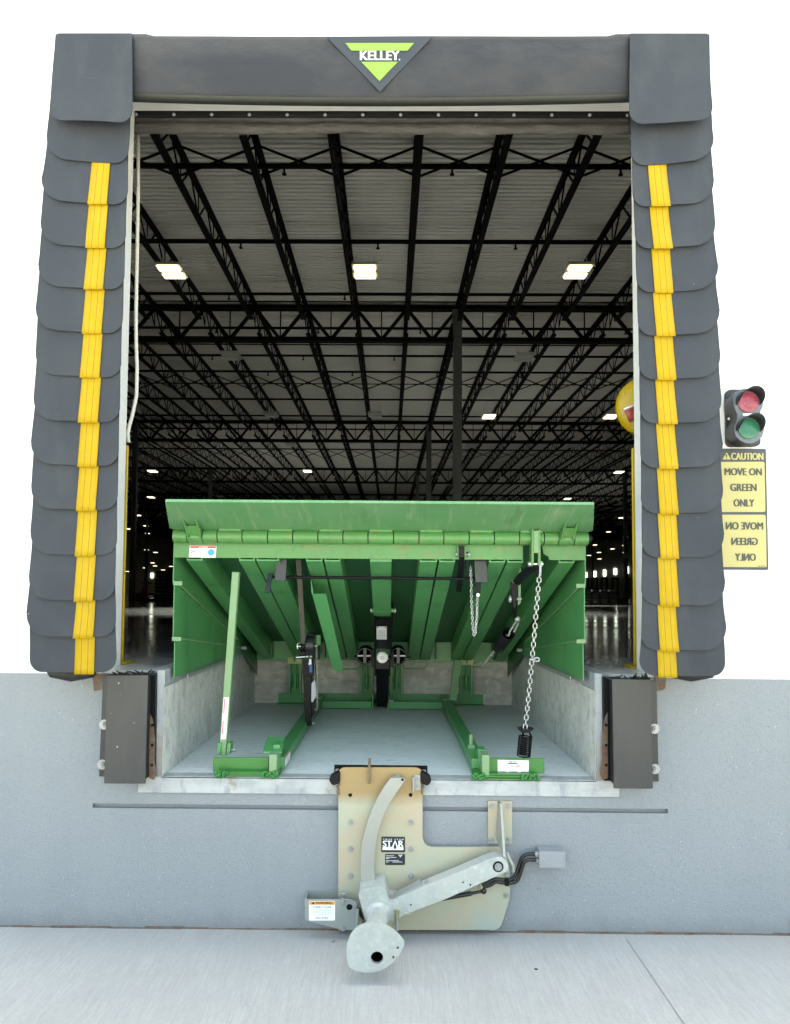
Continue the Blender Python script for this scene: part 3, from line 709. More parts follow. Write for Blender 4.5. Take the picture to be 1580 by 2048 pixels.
for side in (-1, 1):
    if side < 0:
        bots = [328, 411, 497, 580, 667, 755, 845, 932, 1020, 1110, 1200, 1273, 1345]; cornerb = 248
        outer = [(68, 110), (225, 96), (300, 93), (380, 83), (470, 80), (560, 75), (640, 71), (740, 68), (820, 66), (905, 62), (1000, 61), (1090, 60), (1180, 57), (1262, 51), (1335, 57)]
        inner = [(68, 264), (240, 263), (330, 257), (410, 255), (500, 250), (580, 248), (670, 244), (755, 241), (845, 239), (932, 237), (1020, 235), (1110, 232), (1200, 230), (1273, 230), (1345, 230)]
        lab, ct = 'left grey side pad of the dock seal with overlapping pleats and yellow stripes', (110, 68)
    else:
        bots = [332, 415, 500, 586, 673, 760, 848, 937, 1027, 1115, 1210, 1300, 1352]; cornerb = 248
        outer = [(66, 1420), (240, 1427), (332, 1427), (420, 1429), (500, 1432), (586, 1436), (673, 1439), (760, 1442), (848, 1444), (937, 1445), (1027, 1447), (1115, 1448), (1210, 1450), (1300, 1452), (1345, 1453)]
        inner = [(66, 1260), (240, 1260), (332, 1262), (415, 1266), (500, 1270), (586, 1273), (673, 1276), (760, 1278), (848, 1280), (937, 1281), (1027, 1283), (1115, 1284), (1210, 1284), (1300, 1283), (1352, 1282)]
        lab = 'right grey side pad of the dock seal with overlapping pleats and yellow stripes'
    t = thing('dock_seal_pad', lab, 'dock seal', (side * 1.45, 0, 1.2), 'side pads of the dock seal')
    core = MB()
    for (ya, yb) in [(72 + i * 127, 72 + (i + 1) * 127) for i in range(10)]:
        qs = []
        for yy in (ya, yb):
            xi, xo = interp(inner, yy), interp(outer, yy); zz = P(xi, yy, PY).z
            a_, b_ = P(xi, yy, PY).x, P(xo, yy, PY).x; a_ += side * .035; b_ -= side * .02
            qs.append([(a_, PY + .035, zz), (b_, PY + .06, zz), (b_ + side * .03, -.002, zz), (a_ + side * .13, -.002, zz)])
        core.hexa(qs[0], qs[1])
    core.build('pad_core', M['padcore'], t)
    q = P((80 + 200) / 2 if side < 0 else 1385, 1344, -.12)
    MB().tube([(q.x - .13, -.10, q.z + .035), (q.x - .09, -.10, q.z - .0), (q.x, -.10, q.z - .012), (q.x + .09, -.10, q.z), (q.x + .13, -.10, q.z + .035)], [.01, .03, .035, .03, .01], 12).build('pad_underside', M['rubber'], t)
    prev = cornerb
    for i, by in enumerate(bots):
        ty = prev - 62
        Yb = PY - .016
        xo_t, xo_b, xi_t, xi_b = interp(outer, prev) , interp(outer, by - 15), interp(inner, prev), interp(inner, by)
        zt, zb = P(170, ty, PY).z, P(150 if side < 0 else 1370, by, Yb).z
        Wpx = abs(xi_b - xo_b); kk = (1190 - by) / 1000
        wdt = abs(P(xi_b, by, Yb).x - P(xo_b, by, Yb).x)
        if side < 0: sa = (Wpx - 75 + 4 * kk) / Wpx, (Wpx - 37 + 4 * kk) / Wpx; sd = 5 / Wpx
        else: sa = (Wpx - 66) / Wpx, (Wpx - 29) / Wpx; sd = 6 / Wpx
        st = None
        if i >= 1: st = (sa[0] , sa[1], sa[0] - sd, sa[1] - sd)
        pt_, pb_ = P(xo_t, prev, PY), P(xo_b, by, Yb); it_, ib_ = P(xi_t, prev, PY), P(xi_b, by, Yb)
        last = i == len(bots) - 1
        flap(t, pt_.x - side * .010, pb_.x + side * .004, it_.x + side * .004, ib_.x, zt, zb, side, PY - .001, Yb + (.012 if last else 0), .105 if not last else .06, .065, max(0, .036 * kk), st, seed=i + side * 20)
        prev = by
    a_, b_, c_, d_ = P(interp(outer, 70), 70, -.285), P(interp(outer, 225), 240, -.315), P(interp(inner, 70), 70, -.285), P(interp(inner, 240), 248, -.315)
    flap(t, a_.x, b_.x, c_.x, d_.x, P(180, 67, -.285).z, P(180, 246, -.315).z, side, -.285, -.312, .07, .06, .015, None, 50 + side, name='corner_flap')
    tb = MB(); zt_ = P(180, 69, -.27).z
    tb.box((min(a_.x, c_.x) + .01, -.283, zt_ - .02), (max(a_.x, c_.x) - .01, -.002, zt_ - .004)); tb.build('pad_top', M['padcore'], t)
# head pad
t = thing('dock_seal_head_pad', 'long grey head pad of the dock seal across the top with a green emblem', 'dock seal', (0, 0, 3.9))
zt0, zb0, zb1 = P(770, 73, PY).z, P(770, 187, PY).z, P(770, 187, PY).z
hx0, hx1 = P(258, 130, PY).x, P(1266, 130, PY).x
m_ = MB(); nx, nz = 60, 14; g_ = []
for j in range(nz + 1):
    for i in range(nx + 1):
        u, v = i / nx, j / nz; x = hx0 + (hx1 - hx0) * u
        sag = .020 * (1 - (2 * u - 1) ** 2) * (1 if v > .5 else .2)
        d_ = mnoise.noise(Vector((x * 1.6, v * 1.2, 5))) * .010 * min(1, abs(x) * 4) * math.sin(PI * v)
        topw = .006 * mnoise.noise(Vector((x * 1.1, 2, 2))) if j == 0 else 0
        zz = zt0 + (zb0 - zt0) * v - (sag if v > 0 else 0) * v + topw + (.010 if u < .04 or u > .96 else 0) * (1 - v)
        g_.append((x, PY - .012 * math.sin(PI * v) + d_, zz))
m_.add(g_, [(j * (nx + 1) + i, j * (nx + 1) + i + 1, (j + 1) * (nx + 1) + i + 1, (j + 1) * (nx + 1) + i) for j in range(nz) for i in range(nx)])
m_.build('front_fabric', M['head'], t, smooth=180, solid=.004)
m_ = MB()
for i in range(nx):
    a_, b_ = g_[nz * (nx + 1) + i], g_[nz * (nx + 1) + i + 1]
    m_.face([(a_[0], a_[1], a_[2]), (b_[0], b_[1], b_[2]), (b_[0], PY + .062, b_[2] + .004), (a_[0], PY + .062, a_[2] + .004)])
m_.build('bottom_hem', M['hem'], t, solid=.004)
MB().box((hx0 + .005, PY + .07, OT + .06), (hx1 - .005, -.002, zt0 - .01)).build('pad_core', M['padcore'], t)
ye = PY - .0175
e = MB(); e.plate(PP([(653, 73.5), (866, 72.5), (760, 184)], ye), ye, ye + .003); em = e.build('emblem', M['emblem'], t)
e = MB(); e.plate(PP([(691, 87), (828, 87), (815, 102), (703, 102)], ye), ye - .003, ye - .001); e.plate(PP([(722.5, 124.5), (795.5, 124.5), (759, 163)], ye), ye - .003, ye - .001); e.build('green_mark', M['logo_green'], em)
e = MB(); a_, b_ = P(720, 121.3, ye), P(799, 103.3, ye); text(e, 'KELLEY', a_.x, a_.z, b_.x, b_.z, ye - .004, .04); q = P(799, 120.5, ye); e.plate(circ((q.x, q.z), .003, 8), ye - .004, ye - .003)
e.build('lettering', M['logo_white'], em)

# ================================================================== SIGNS at the right
ys = -.012
t = thing('caution_sign', 'yellow and grey caution sign with mirrored lower half beside the right seal pad', 'sign', P(1490, 1140, ys))
def rect(px0, py0, px1, py1, Y, r=.006):
    a_, b_, c_, d_ = P(px0, py0, Y), P(px1, py0, Y), P(px1, py1, Y), P(px0, py1, Y)
    return round_poly([(a_.x, a_.z), (b_.x, b_.z), (c_.x, c_.z), (d_.x, d_.z)], r, 4)
a_ = [P(1438, 897, ys), P(1532, 897.5, ys), P(1537, 1140, ys), P(1443, 1139, ys)]
MB().plate(round_poly([(p.x, p.z) for p in a_], .008, 4), ys, -.001).build('sign_panel', M['sign_dark'], t)
m_ = MB()
for q4 in ([(1440, 924), (1528.5, 923.5), (1530.5, 1024), (1442, 1024)], [(1442, 1029.5), (1531, 1029.5), (1533, 1134.5), (1444, 1134)]):
    pp = [P(x, y, ys) for x, y in q4]; m_.plate(round_poly([(p.x, p.z) for p in pp], .01, 4), ys - .002, ys - .0005)
m_.build('yellow_field', M['sign_yellow'], t)
m_ = MB(); yl = ys - .004
def tx(mb, s_, cx, w_, yb, yt, Y, bold, mirror=False):
    a_, b_ = P(cx - w_ / 2, yb, Y), P(cx + w_ / 2, yt, Y); text(mb, s_, a_.x, a_.z, b_.x, b_.z, Y, bold, mirror)
tx(m_, 'MOVE ON', 1486.5, 75, 950.5, 936.5, yl, .06); tx(m_, 'GREEN', 1487, 53, 982, 967.5, yl, .06); tx(m_, 'ONLY', 1488, 42, 1013, 998.5, yl, .06)
tx(m_, 'MOVE ON', 1489, 75, 1059, 1044.5, yl, .06, True); tx(m_, 'GREEN', 1489.5, 53, 1090, 1075.5, yl, .06, True); tx(m_, 'ONLY', 1491, 42, 1121.5, 1107, yl, .06, True)
tx(m_, '706-427.001', 1523, 13, 1133.2, 1131.2, yl, .06)
m_.build('lettering', M['sign_text'], t)
m_ = MB(); tx(m_, 'CAUTION', 1494.5, 65, 919.5, 906, ys - .002, .055)
pp = [P(x, y, ys) for x, y in ((1444.5, 919), (1453, 904.5), (1461.5, 919))]; m_.plate(round_poly([(p.x, p.z) for p in pp], .004, 3), ys - .002, ys - .0005)
m_.build('header_lettering', M['sign_yellow'], t)
m_ = MB(); tx(m_, '!', 1453, 2.6, 917.5, 908.5, ys - .0035, .05); m_.build('warning_mark', M['sign_dark'], t)
# traffic signal (crop origin 1430,760 scale 12.154)
def qs(x, y): return (1430 + x / 12.154, 760 + y / 12.154)
t = thing('traffic_signal', 'black two lamp dock signal with red over green on the white wall', 'signal light', P(1490, 890, 0))
bp = round_poly(PP([(222, 255), (1000, 255), (1075, 1630), (245, 1640)], -.002, qs), .03, 5)
MB().plate(bp, -.02, -.001).build('back_plate', M['plastic'], t, bevel=.004)
yb0 = -.105
def off(pts, s_, c): return [(c[0] + (p[0] - c[0]) * s_, c[1] + (p[1] - c[1]) * s_) for p in pts]
front = [(445, 560), (440, 430), (520, 280), (680, 215), (850, 215), (1010, 280), (1110, 390), (1165, 540), (1160, 640), (1100, 770), (1085, 900), (1120, 980), (1190, 1090), (1190, 1230), (1140, 1380), (1040, 1480), (900, 1540), (760, 1540), (620, 1480), (510, 1380), (465, 1240), (470, 1120), (540, 960), (535, 830), (470, 680)]
fr = PP(front, yb0, qs); bk = PP([(x - 105, y + 15) for x, y in front], -.02, qs)
# body lofted from the wall plate to the front face
m_ = MB(); n = len(fr); m_.v = [(p[0], yb0 + .004, p[1]) for p in fr] + [(p[0], -.0201, p[1]) for p in fr]
m_.f = [tuple(range(n)), tuple(range(2 * n - 1, n - 1, -1))] + [(i, (i + 1) % n, (i + 1) % n + n, i + n) for i in range(n)]; m_.m = [0] * len(m_.f)
m_.build('housing', M['plastic'], t, smooth=50)
MB().plate(fr, yb0 - .002, yb0 + .0039).build('front_panel', M['plastic_front'], t, bevel=.001)
for nm, cx, cy, mt in (('red', 805, 545, 'lens_red'), ('green', 815, 1190, 'lens_green')):
    x_, y_ = qs(cx, cy); q = P(x_, y_, yb0 - .004); R_ = 250 / 12.154 / S(yb0)
    l_ = MB(); l_.cyl((q.x, yb0 - .0021, q.z), (q.x, yb0 - .008, q.z), R_, 32); l_.ball((q.x, yb0 - .006, q.z), R_ * .97, 32, (1, .12, 1)); o = l_.build('lens', M[mt], t, smooth=60); o['label'] = f'{nm} signal lens'
    v_ = MB(); n = 30; Rv = R_ * 1.17
    for k in range(n + 1):
        a = math.radians(-12 + 204 * k / n); ln = .075 * (math.sin(max(0.0, min(PI, math.radians(204 * k / n) * 180 / 204))) ** .55) + .004
        for yy in (yb0 - .002, yb0 - .002 - ln): v_.v.append((q.x + Rv * math.cos(a), yy, q.z + Rv * math.sin(a)))
    for k in range(n): v_.f.append((2 * k, 2 * k + 1, 2 * k + 3, 2 * k + 2)); v_.m.append(0)
    v_.build('visor', M['plastic'], t, smooth=180, solid=.003)
m_ = MB(); m_.plate(PP([(668, 815), (960, 815), (960, 872), (668, 872)], yb0, qs), yb0 - .004, yb0 - .0022); m_.build('maker_plate', M['lbl_white'], t)
x_, y_ = qs(338, 940); q = P(x_, y_, -.03); MB().ball(q, .008, 8).build('screw', M['chrome'], t)

# ================================================================== BUMPERS
for side in (-1, 1):
    Yf = -.115
    if side < 0:
        face = [(215, 1350), (298, 1350), (305, 1567), (208.5, 1567)]
        face = [(214.5, 1350.5), (296, 1350.5), (290, 1567.5), (208, 1567)]
        wing = [(206, 1352), (300, 1352), (297, 1553), (198, 1553)]; bolts = [(208, 1449), (204.5, 1529)]; ibx = 306; lab = 'brown steel faced dock bumper at the left side of the pit'
        inw = [(297, 1347), (312, 1347), (309, 1554), (294, 1554)]
    else:
        face = [(1224.5, 1358), (1301.5, 1359), (1306, 1577.5), (1228, 1577)]
        wing = [(1220, 1362), (1313, 1362), (1317.5, 1563), (1224, 1563)]; bolts = [(1309, 1457.5), (1310, 1538)]; ibx = 1212; lab = 'brown steel faced dock bumper at the right side of the pit'
        inw = [(1206, 1354), (1222, 1354), (1225, 1562), (1209, 1562)]
    q = P(sum(x for x, y in face) / 4, 1560, Yf)
    t = thing('dock_bumper', lab, 'bumper', (q.x, 0, q.z), 'dock bumpers beside the pit')
    fp = PP(face, Yf)
    MB().plate(fp, Yf, Yf + .010).build('face_plate', M['facesteel'], t, bevel=.0015)
    xs = sorted(p[0] for p in fp); zz = sorted(p[1] for p in fp)
    r_ = MB(); n = 7
    inx0, inx1 = xs[0] + .012, xs[-1] - .012
    for i in range(n):
        ya = Yf + .0102 + i * (abs(Yf) - .022) / n; yb = ya + (abs(Yf) - .022) / n * .82
        r_.box((inx0 + (i % 2) * .002, ya, zz[0] + .012), (inx1 - (i % 2) * .002, yb + .003, zz[-1] - .006))
    r_.build('rubber_block', M['rubber'], t)
    wp = PP(wing, -.011); MB().plate(wp, -.0115, -.0005).build('backing_plate', M['blackblue'], t, bevel=.001)
    wp = PP(inw, -.03); m_ = MB().plate(wp, -.030, -.0065)
    m_.build('side_angle', M['black'], t, bevel=.002)
    for (bx, by) in bolts:
        p = P(bx, by, -.012); bolt(MB(), p.x, p.z, -.0116, .014, .012).build('anchor_bolt', M['zinc'], t)
    h = MB()
    for by in (1372, 1410, 1450, 1490, 1530):
        p = P(ibx - (side < 0) * (by - 1372) * .012, by, -.031); h.cyl((p.x, -.0305, p.z), (p.x, -.034, p.z), .007, 10)
    h.build('side_bolt', M['black'], t)
    # shredded top edge of the rubber and rust at the corner
    m_ = MB()
    for i in range(26):
        x = inx0 + (inx1 - inx0 + .03) * random.random() - .01; y = random.uniform(-.1, -.01); l_ = random.uniform(.015, .05)
        d_ = Vector((random.uniform(-1, 1), random.uniform(-.5, .5), random.uniform(.0, .35))).normalized() * l_
        m_.tube([(x, y, zz[-1] - .006), Vector((x, y, zz[-1] - .002)) + d_], [.006, .002], 5)
    m_.build('torn_edge', M['rubber'], t)
    e0 = 300 if side < 0 else 1214
    rp_ = [(e0 + side * 1, 1425), (e0 - side * 6, 1440), (e0 - side * 10, 1480), (e0 - side * 9, 1520), (e0 - side * 13, 1548), (e0 - side * 8, 1560), (e0 + side * 2, 1556)]
    MB().plate(PP(rp_, -.0325), -.0325, -.0302).build('rust_patch', M['rusty'], t)
    rx = P(197 if side < 0 else 1321, 1362, -.006); m_ = MB()
    m_.plate(round_poly([(rx.x - .022, rx.z - .05), (rx.x + .022, rx.z - .04), (rx.x + .03, rx.z + .035), (rx.x - .03, rx.z + .035)], .01, 3), -.006, -.0005); m_.build('rusty_tab', M['rusty'], t)


# ================================================================== DOCK LEVELER
LV = thing('dock_leveler', 'raised green hydraulic dock leveler seen from below over its pit', 'dock leveler', (0, 1.2, PITZ))
YF0, YR = .06, 2.22
def dz(y): return 1.905 - .300 * (y - YF0)            # underside of the deck plate
def bz(y): return 1.800 - .320 * (y - YF0)            # underside of the beams
DXL, DXR = P(347, 1100, YF0).x, P(1172, 1100, YF0).x
dk = MB(); dk.hexa([(DXL, YF0, dz(YF0)), (DXR, YF0, dz(YF0)), (DXR, YF0, dz(YF0) + .008), (DXL, YF0, dz(YF0) + .008)],
                   [(DXL, YR + .03, dz(YR + .03)), (DXR, YR + .03, dz(YR + .03)), (DXR, YR + .03, dz(YR + .03) + .008), (DXL, YR + .03, dz(YR + .03) + .008)])
DK = dk.build('deck_plate', M['green_dark'], LV)
# beams under the deck
bx = []
for a_, b_ in ((383, 414), (485, 516), (519.5, 563), (616, 648), (652, 683), (838, 872), (876, 907), (974, 1005), (1009, 1040), (1109, 1140)):
    bx.append((P(a_, 1118, .16).x, P(b_, 1118, .16).x))
for x0, x1 in bx:
    y0, y1 = YF0 + .016, YR - .012
    # channel: bottom flange, web on the outer side, short top lip
    m_ = MB(); th = .007
    m_.hexa([(x0, y0, bz(y0)), (x1, y0, bz(y0)), (x1, y0, bz(y0) + th), (x0, y0, bz(y0) + th)], [(x0, y1, bz(y1)), (x1, y1, bz(y1)), (x1, y1, bz(y1) + th), (x0, y1, bz(y1) + th)])
    for xa, xb in ((x0, x0 + th), (x1 - th, x1)):
        m_.hexa([(xa, y0, bz(y0) + th), (xb, y0, bz(y0) + th), (xb, y0, dz(y0) - .001), (xa, y0, dz(y0) - .001)], [(xa, y1, bz(y1) + th), (xb, y1, bz(y1) + th), (xb, y1, dz(y1) - .001), (xa, y1, dz(y1) - .001)])
    m_.build('deck_beam', M['green'], DK)
cx0, cx1 = P(741, 1118, .16).x, P(783, 1118, .16).x
m_ = MB(); y0, y1 = YF0 + .016, 1.0
m_.hexa([(cx0, y0, bz(y0)), (cx1, y0, bz(y0)), (cx1, y0, dz(y0) - .001), (cx0, y0, dz(y0) - .001)], [(cx0, y1, bz(y1)), (cx1, y1, bz(y1)), (cx1, y1, dz(y1) - .001), (cx0, y1, dz(y1) - .001)])
m_.build('deck_beam', M['green'], DK)
# rear frame plate
ra, rb = P(503, 1320, YR), P(1018, 1320, YR)
MB().box((ra.x, YR - .010, ra.z), (rb.x, YR, dz(YR) - .002)).build('rear_plate', M['green'], DK)
m_ = MB()
for px in (545, 650, 712, 816, 872, 985):
    p = P(px, 1285, YR - .06); m_.box((p.x - .004, YR - .13, 1.25), (p.x + .004, YR - .0105, bz(YR) + .02))
m_.build('rear_gusset', M['green_dark'], DK)
# header with a notch for the lip linkage
hb = P(700, 1117.5, YF0).z; ht = P(700, 1087, YF0).z; hr = P(1100, 1121, YF0).z
nx0, nx1 = P(1046, 1100, YF0).x, P(1084, 1100, YF0).x
m_ = MB(); m_.box((DXL, YF0, hb), (nx0, YF0 + .014, ht))
c1, c2 = P(1084, 1108, YF0), P(1098, 1113, YF0)
m_.plate([(nx1, ht), (DXR, ht), (DXR, hb), (c2.x, hb), (c2.x - .004, c2.z), (c1.x + .008, c1.z)], YF0, YF0 + .014)
m_.build('header_plate', M['green_hinge'], LV, bevel=.0015)
# hinge tube and knuckles
hy, hz_ = .030, P(760, 1075, .03).z; HR = .034
div = [347.6, 377, 407, 437, 486.6, 537, 587, 637, 686.6, 736.4, 787, 837.5, 886.8, 937, 987, 1037, 1086, 1115, 1146, 1175.5]
MB().cyl((P(352, 1075, hy).x, hy, hz_), (P(1182, 1077, hy).x, hy, hz_), .024, 14).build('hinge_pin', M['black'], LV)
for k in range(len(div) - 1):
    xa, xb = P(div[k], 1075, hy).x + .0022, P(div[k + 1], 1075, hy).x - .0022
    kn = MB().cyl((xa, hy, hz_), (xb, hy, hz_), HR, 28)
    xm = (xa + xb) / 2; kn.cyl((xm, hy - HR * .8, hz_ - .020), (xm, hy - HR * .86, hz_ - .0215), .004, 8)
    o = kn.build('hinge_knuckle', M['green_hinge'], LV, bevel=.001)
    if div[k] in (437, 537, 637, 736.4, 837.5, 937, 1037):
        b2 = MB(); b2.box((xa + .004, hy - .024, hz_ + .026), (xb - .004, hy - .006, hz_ + .041)); b2.build('weld_pad', M['green_hinge'], o, bevel=.002)
# lip plate
l0, l1 = P(341, 1056, .02), P(1184, 1061, .02); e0, e1 = P(352, 1063, .02), P(1172, 1065, .02)
t0, t1 = P(330.5, 1003.5, -.27), P(1188.5, 1009.5, -.27)
zh = hz_ + .030; nrm = Vector((0, .34, .94)) * .014
out = [Vector((t0.x, -.27, t0.z)), Vector((t1.x, -.27, t1.z)), Vector((l1.x, .0, l1.z - .002)), Vector((e1.x, .03, zh - .004)), Vector((e0.x, .03, zh - .004)), Vector((l0.x, .0, l0.z - .002))]
m_ = MB(); n = 6; m_.v = [tuple(p) for p in out] + [tuple(p + nrm) for p in out]
m_.f = [tuple(range(n - 1, -1, -1)), tuple(range(n, 2 * n))] + [(i, (i + 1) % n, (i + 1) % n + n, i + n) for i in range(n)]; m_.m = [0] * 8
LIP = m_.build('lip_plate', M['green_lip'], LV, bevel=.002)
for pa, pb in ((376, 401), (1124, 1147)):
    xa, xb = P(pa, 1060, -.01).x, P(pb, 1060, -.01).x; m_ = MB(); zt_ = P(380, 1051, -.06).z
    for x in (xa, xb): m_.yzplate([(-.005, hz_ - .01), (.0, hz_ + .03), (-.03, zt_ - .006), (-.10, zt_ + .03), (-.09, zt_ + .02), (-.03, hz_ + .018), (-.015, hz_ - .01)], x - .005, x + .005)
    m_.hexa([(xa, -.012, hz_ + .002), (xb, -.012, hz_ + .002), (xb, -.004, hz_ + .002), (xa, -.004, hz_ + .002)], [(xa, -.052, zt_), (xb, -.052, zt_), (xb, -.044, zt_), (xa, -.044, zt_)])
    m_.build('lip_lug', M['green_hinge'], LIP, bevel=.001)
# danger label on the header
yl = YF0 - .0012
m_ = MB(); q4 = [(379.5, 1091.5), (433, 1092), (431, 1115.3), (377.5, 1114.6)]; m_.face([P(x, y, yl) for x, y in q4])
m_.cur = 1; m_.face([P(x, y, yl - .0006) for x, y in [(380.5, 1092.2), (432.3, 1092.6), (431.9, 1096.4), (380.1, 1096)]])
m_.cur = 2; p = P(422.2, 1104.7, yl - .0008); m_.face([(p.x + .0165 * math.cos(2 * PI * k / 24), yl - .0008, p.z + .0165 * math.sin(2 * PI * k / 24)) for k in range(24)])
m_.cur = 3
for i in range(7): m_.face([P(x, y, yl - .0008) for x, y in [(394, 1098 + i * 2.1), (414 - (i % 3) * 2, 1098.1 + i * 2.1), (414 - (i % 3) * 2, 1098.9 + i * 2.1), (394, 1098.8 + i * 2.1)]])
m_.cur = 4
for a_, b_ in (((381, 1107), (386, 1102.5)), ((386, 1102.5), (392, 1104)), ((383, 1109), (381, 1112))): m_.bar(P(*a_, yl - .001), P(*b_, yl - .001), .003, .0006, (0, 1, 0))
m_.cur = 0; tx(m_, 'DANGER', 408.5, 14, 1095.7, 1093.2, yl - .0014, .04)
m_.face([P(x, y, yl - .0014) for x, y in [(397, 1095.8), (400, 1095.8), (398.5, 1093)]])
m_.build('danger_label', [M['lbl_white'], M['lbl_red'], M['lbl_blue'], M['lbl_grey'], M['lbl_black']], LV)
m_ = MB(); p = P(762, 1104, YF0); m_.cyl((p.x, YF0, p.z), (p.x, YF0 - .008, p.z), .012, 14); m_.box((p.x - .006, YF0 - .004, p.z - .02), (p.x + .006, YF0, p.z)); m_.build('header_stud', M['green_hinge'], LV)
# toe guards at both sides (three fan plates each, and the hanging rear piece)
for sd, x in ((-1, P(346, 1150, YF0).x), (1, P(1171.5, 1150, YF0).x)):
    if sd < 0: f1, f2, f3, px1, px3 = 1165, 1276, 1356, 344.5, 355
    else: f1, f2, f3, px1, px3 = 1170, 1281, 1361, 1175, 1166
    z1, z2, z3 = P(px1, f1, YF0).z, P(px1, f2, YF0).z, P(px3, f3, YF0).z
    py_, pz_ = 1.62, 1.275
    def fan(pts, off, nm, mt='green'):
        m_ = MB().yzplate(pts, x - sd * off, x - sd * (off + .005)); return m_.build(nm, M[mt], LV)
    fan([(YF0, dz(YF0)), (YF0 - .002, z1), (py_, pz_), (YR, dz(YR) - .06), (YR, dz(YR))], .0, 'toe_guard')
    fan([(YF0 - .004, z1 + .012), (YF0 - .004, z2), (py_, pz_ - .015), (py_, pz_ + .02)], .006, 'toe_guard')
    fan([(YF0 + .004, z2 + .012), (YF0 + .004, z3), (py_, pz_ - .06), (py_, pz_ + .0)], .012, 'toe_guard')
    fan([(py_ - .05, pz_ - .035), (YR, .985), (YR, dz(YR) - .05), (py_, pz_ + .03)], .018, 'toe_guard', 'green_dark')
    m_ = MB()
    for (za, yb_, zb2) in ((z1 + .002, py_ - .12, pz_ + .035), (z2 + .002, py_ - .06, pz_ - .022)): m_.bar((x - sd * .0205, YF0 + .0, za), (x - sd * .0205, yb_, zb2), .007, .009)
    m_.build('guard_seam_highlight', M['green_pale'], LV, bevel=.001)  # pale bars added as painted highlights along the fold lines
    m_ = MB()
    for zz in (z1, z2): m_.box((x - sd * .005, YF0 - .012, zz - .014), (x - sd * .050, YF0 - .0045, zz + .006))
    m_.build('guard_stop', M['green_pale'], LV, bevel=.001)
    m_ = MB(); m_.cyl((x - sd * .024, py_ - .02, pz_ - .03), (x - sd * .06, py_ - .02, pz_ - .03), .012, 10); m_.build('guard_pivot', M['zinc'], LV)
    m_ = MB(); m_.bar((x - sd * .03, .25, z3 - .012), (x - sd * .03, py_ - .2, pz_ - .075), .006, .02); m_.build('guard_edge', M['bracketgrey'], LV)
# rails and frame on the pit floor
RLx, RRx = P(556, 1520, .12).x, P(956, 1520, .12).x
FZ = PITZ + .001
for x, nm in ((RLx, 'L'), (RRx, 'R')):
    MB().box((x - .034, .10, FZ + .014), (x + .034, 2.18, FZ + .075)).build('frame_rail', M['green'], LV, bevel=.003)
    m_ = MB(); m_.box((x - .034, 2.02, FZ + .0755), (x + .034, 2.24, FZ + .085)); m_.build('rail_end_plate', M['green'], LV, bevel=.001)
a_, b_ = P(556, 1390, 2.26), P(967, 1390, 2.26)
m_ = MB(); m_.box((a_.x, 2.285, FZ), (b_.x, 2.292, FZ + .085)); m_.box((a_.x, 2.20, FZ), (b_.x, 2.2848, FZ + .008))
for px in (640, 745, 776, 886): p = P(px, 1390, 2.24); m_.box((p.x - .004, 2.20, FZ + .0081), (p.x + .004, 2.2848, FZ + .08))
m_.build('base_channel', M['green'], LV)
for pa, pb in ((638, 744), (777, 889)):
    xa, xb = P(pa, 1406, 2.06).x, P(pb, 1406, 2.06).x; MB().box((xa, 2.03, FZ + .004), (xb, 2.09, FZ + .060)).build('cross_tube', M['green'], LV, bevel=.004)
for px in (745.5, 776.5):
    p = P(px, 1400, 2.03); MB().box((p.x - .005, 2.0, FZ), (p.x + .005, 2.14, FZ + .13)).build('arm_lug', M['green'], LV, bevel=.001)
# hinge posts on the rear wall
for px in (590.5, 733, 793, 932):
    p = P(px, 1350, 2.25); w2 = .050; m_ = MB()
    m_.box((p.x - w2, 2.282, FZ + .0855), (p.x + w2, 2.289, 1.075)); m_.box((p.x - w2, 2.225, FZ + .0855), (p.x - w2 + .016, 2.2818, 1.075)); m_.box((p.x + w2 - .016, 2.225, FZ + .0855), (p.x + w2, 2.2818, 1.075))
    hp = m_.build('hinge_post', M['green'], LV)
    m_ = MB(); m_.box((p.x - .056, 2.20, 1.076), (p.x + .056, 2.29, 1.128)); m_.build('cream_block', M['wood_cream'], hp, bevel=.003)
    m_ = MB(); m_.cyl((p.x, 2.235, 1.076), (p.x, 2.235, .97), .008, 10); m_.cyl((p.x, 2.235, .985), (p.x, 2.235, .925), .018, 12); m_.cyl((p.x, 2.235, .925), (p.x, 2.235, .88), .014, 12)
    for dx in (-.024, .024): m_.box((p.x + dx - .003, 2.225, .93), (p.x + dx + .003, 2.25, .98))
    m_.build('adjusting_bolt', M['green'], hp)
    m_ = MB(); m_.plate([(p.x - .012, 1.126), (p.x + .012, 1.126), (p.x + .004, 1.09), (p.x - .004, 1.09)], 2.195, 2.199); m_.build('post_notch', M['green_dark'], hp)
# thin hydraulic tubes along the rear
m_ = MB(); m_.tube([P(677, 1338, 2.1), P(715, 1338, 2.1), P(722, 1330, 2.1)], .005, 6); m_.tube([P(806, 1330, 2.1), P(810, 1337, 2.1), P(849, 1337, 2.1), P(853, 1332, 2.1), P(853, 1318, 2.1)], .005, 6); m_.tube([P(945, 1332, 2.1), P(966, 1336, 2.1)], .005, 6)
m_.build('oil_line', M['green'], LV)
# slanted prop post at right rear
MB().bar(P(905, 1402, 2.0), P(916, 1322, 2.12), .055, .035, (0, 1, 0)).build('rear_strut', M['green_pale'], LV, bevel=.002)
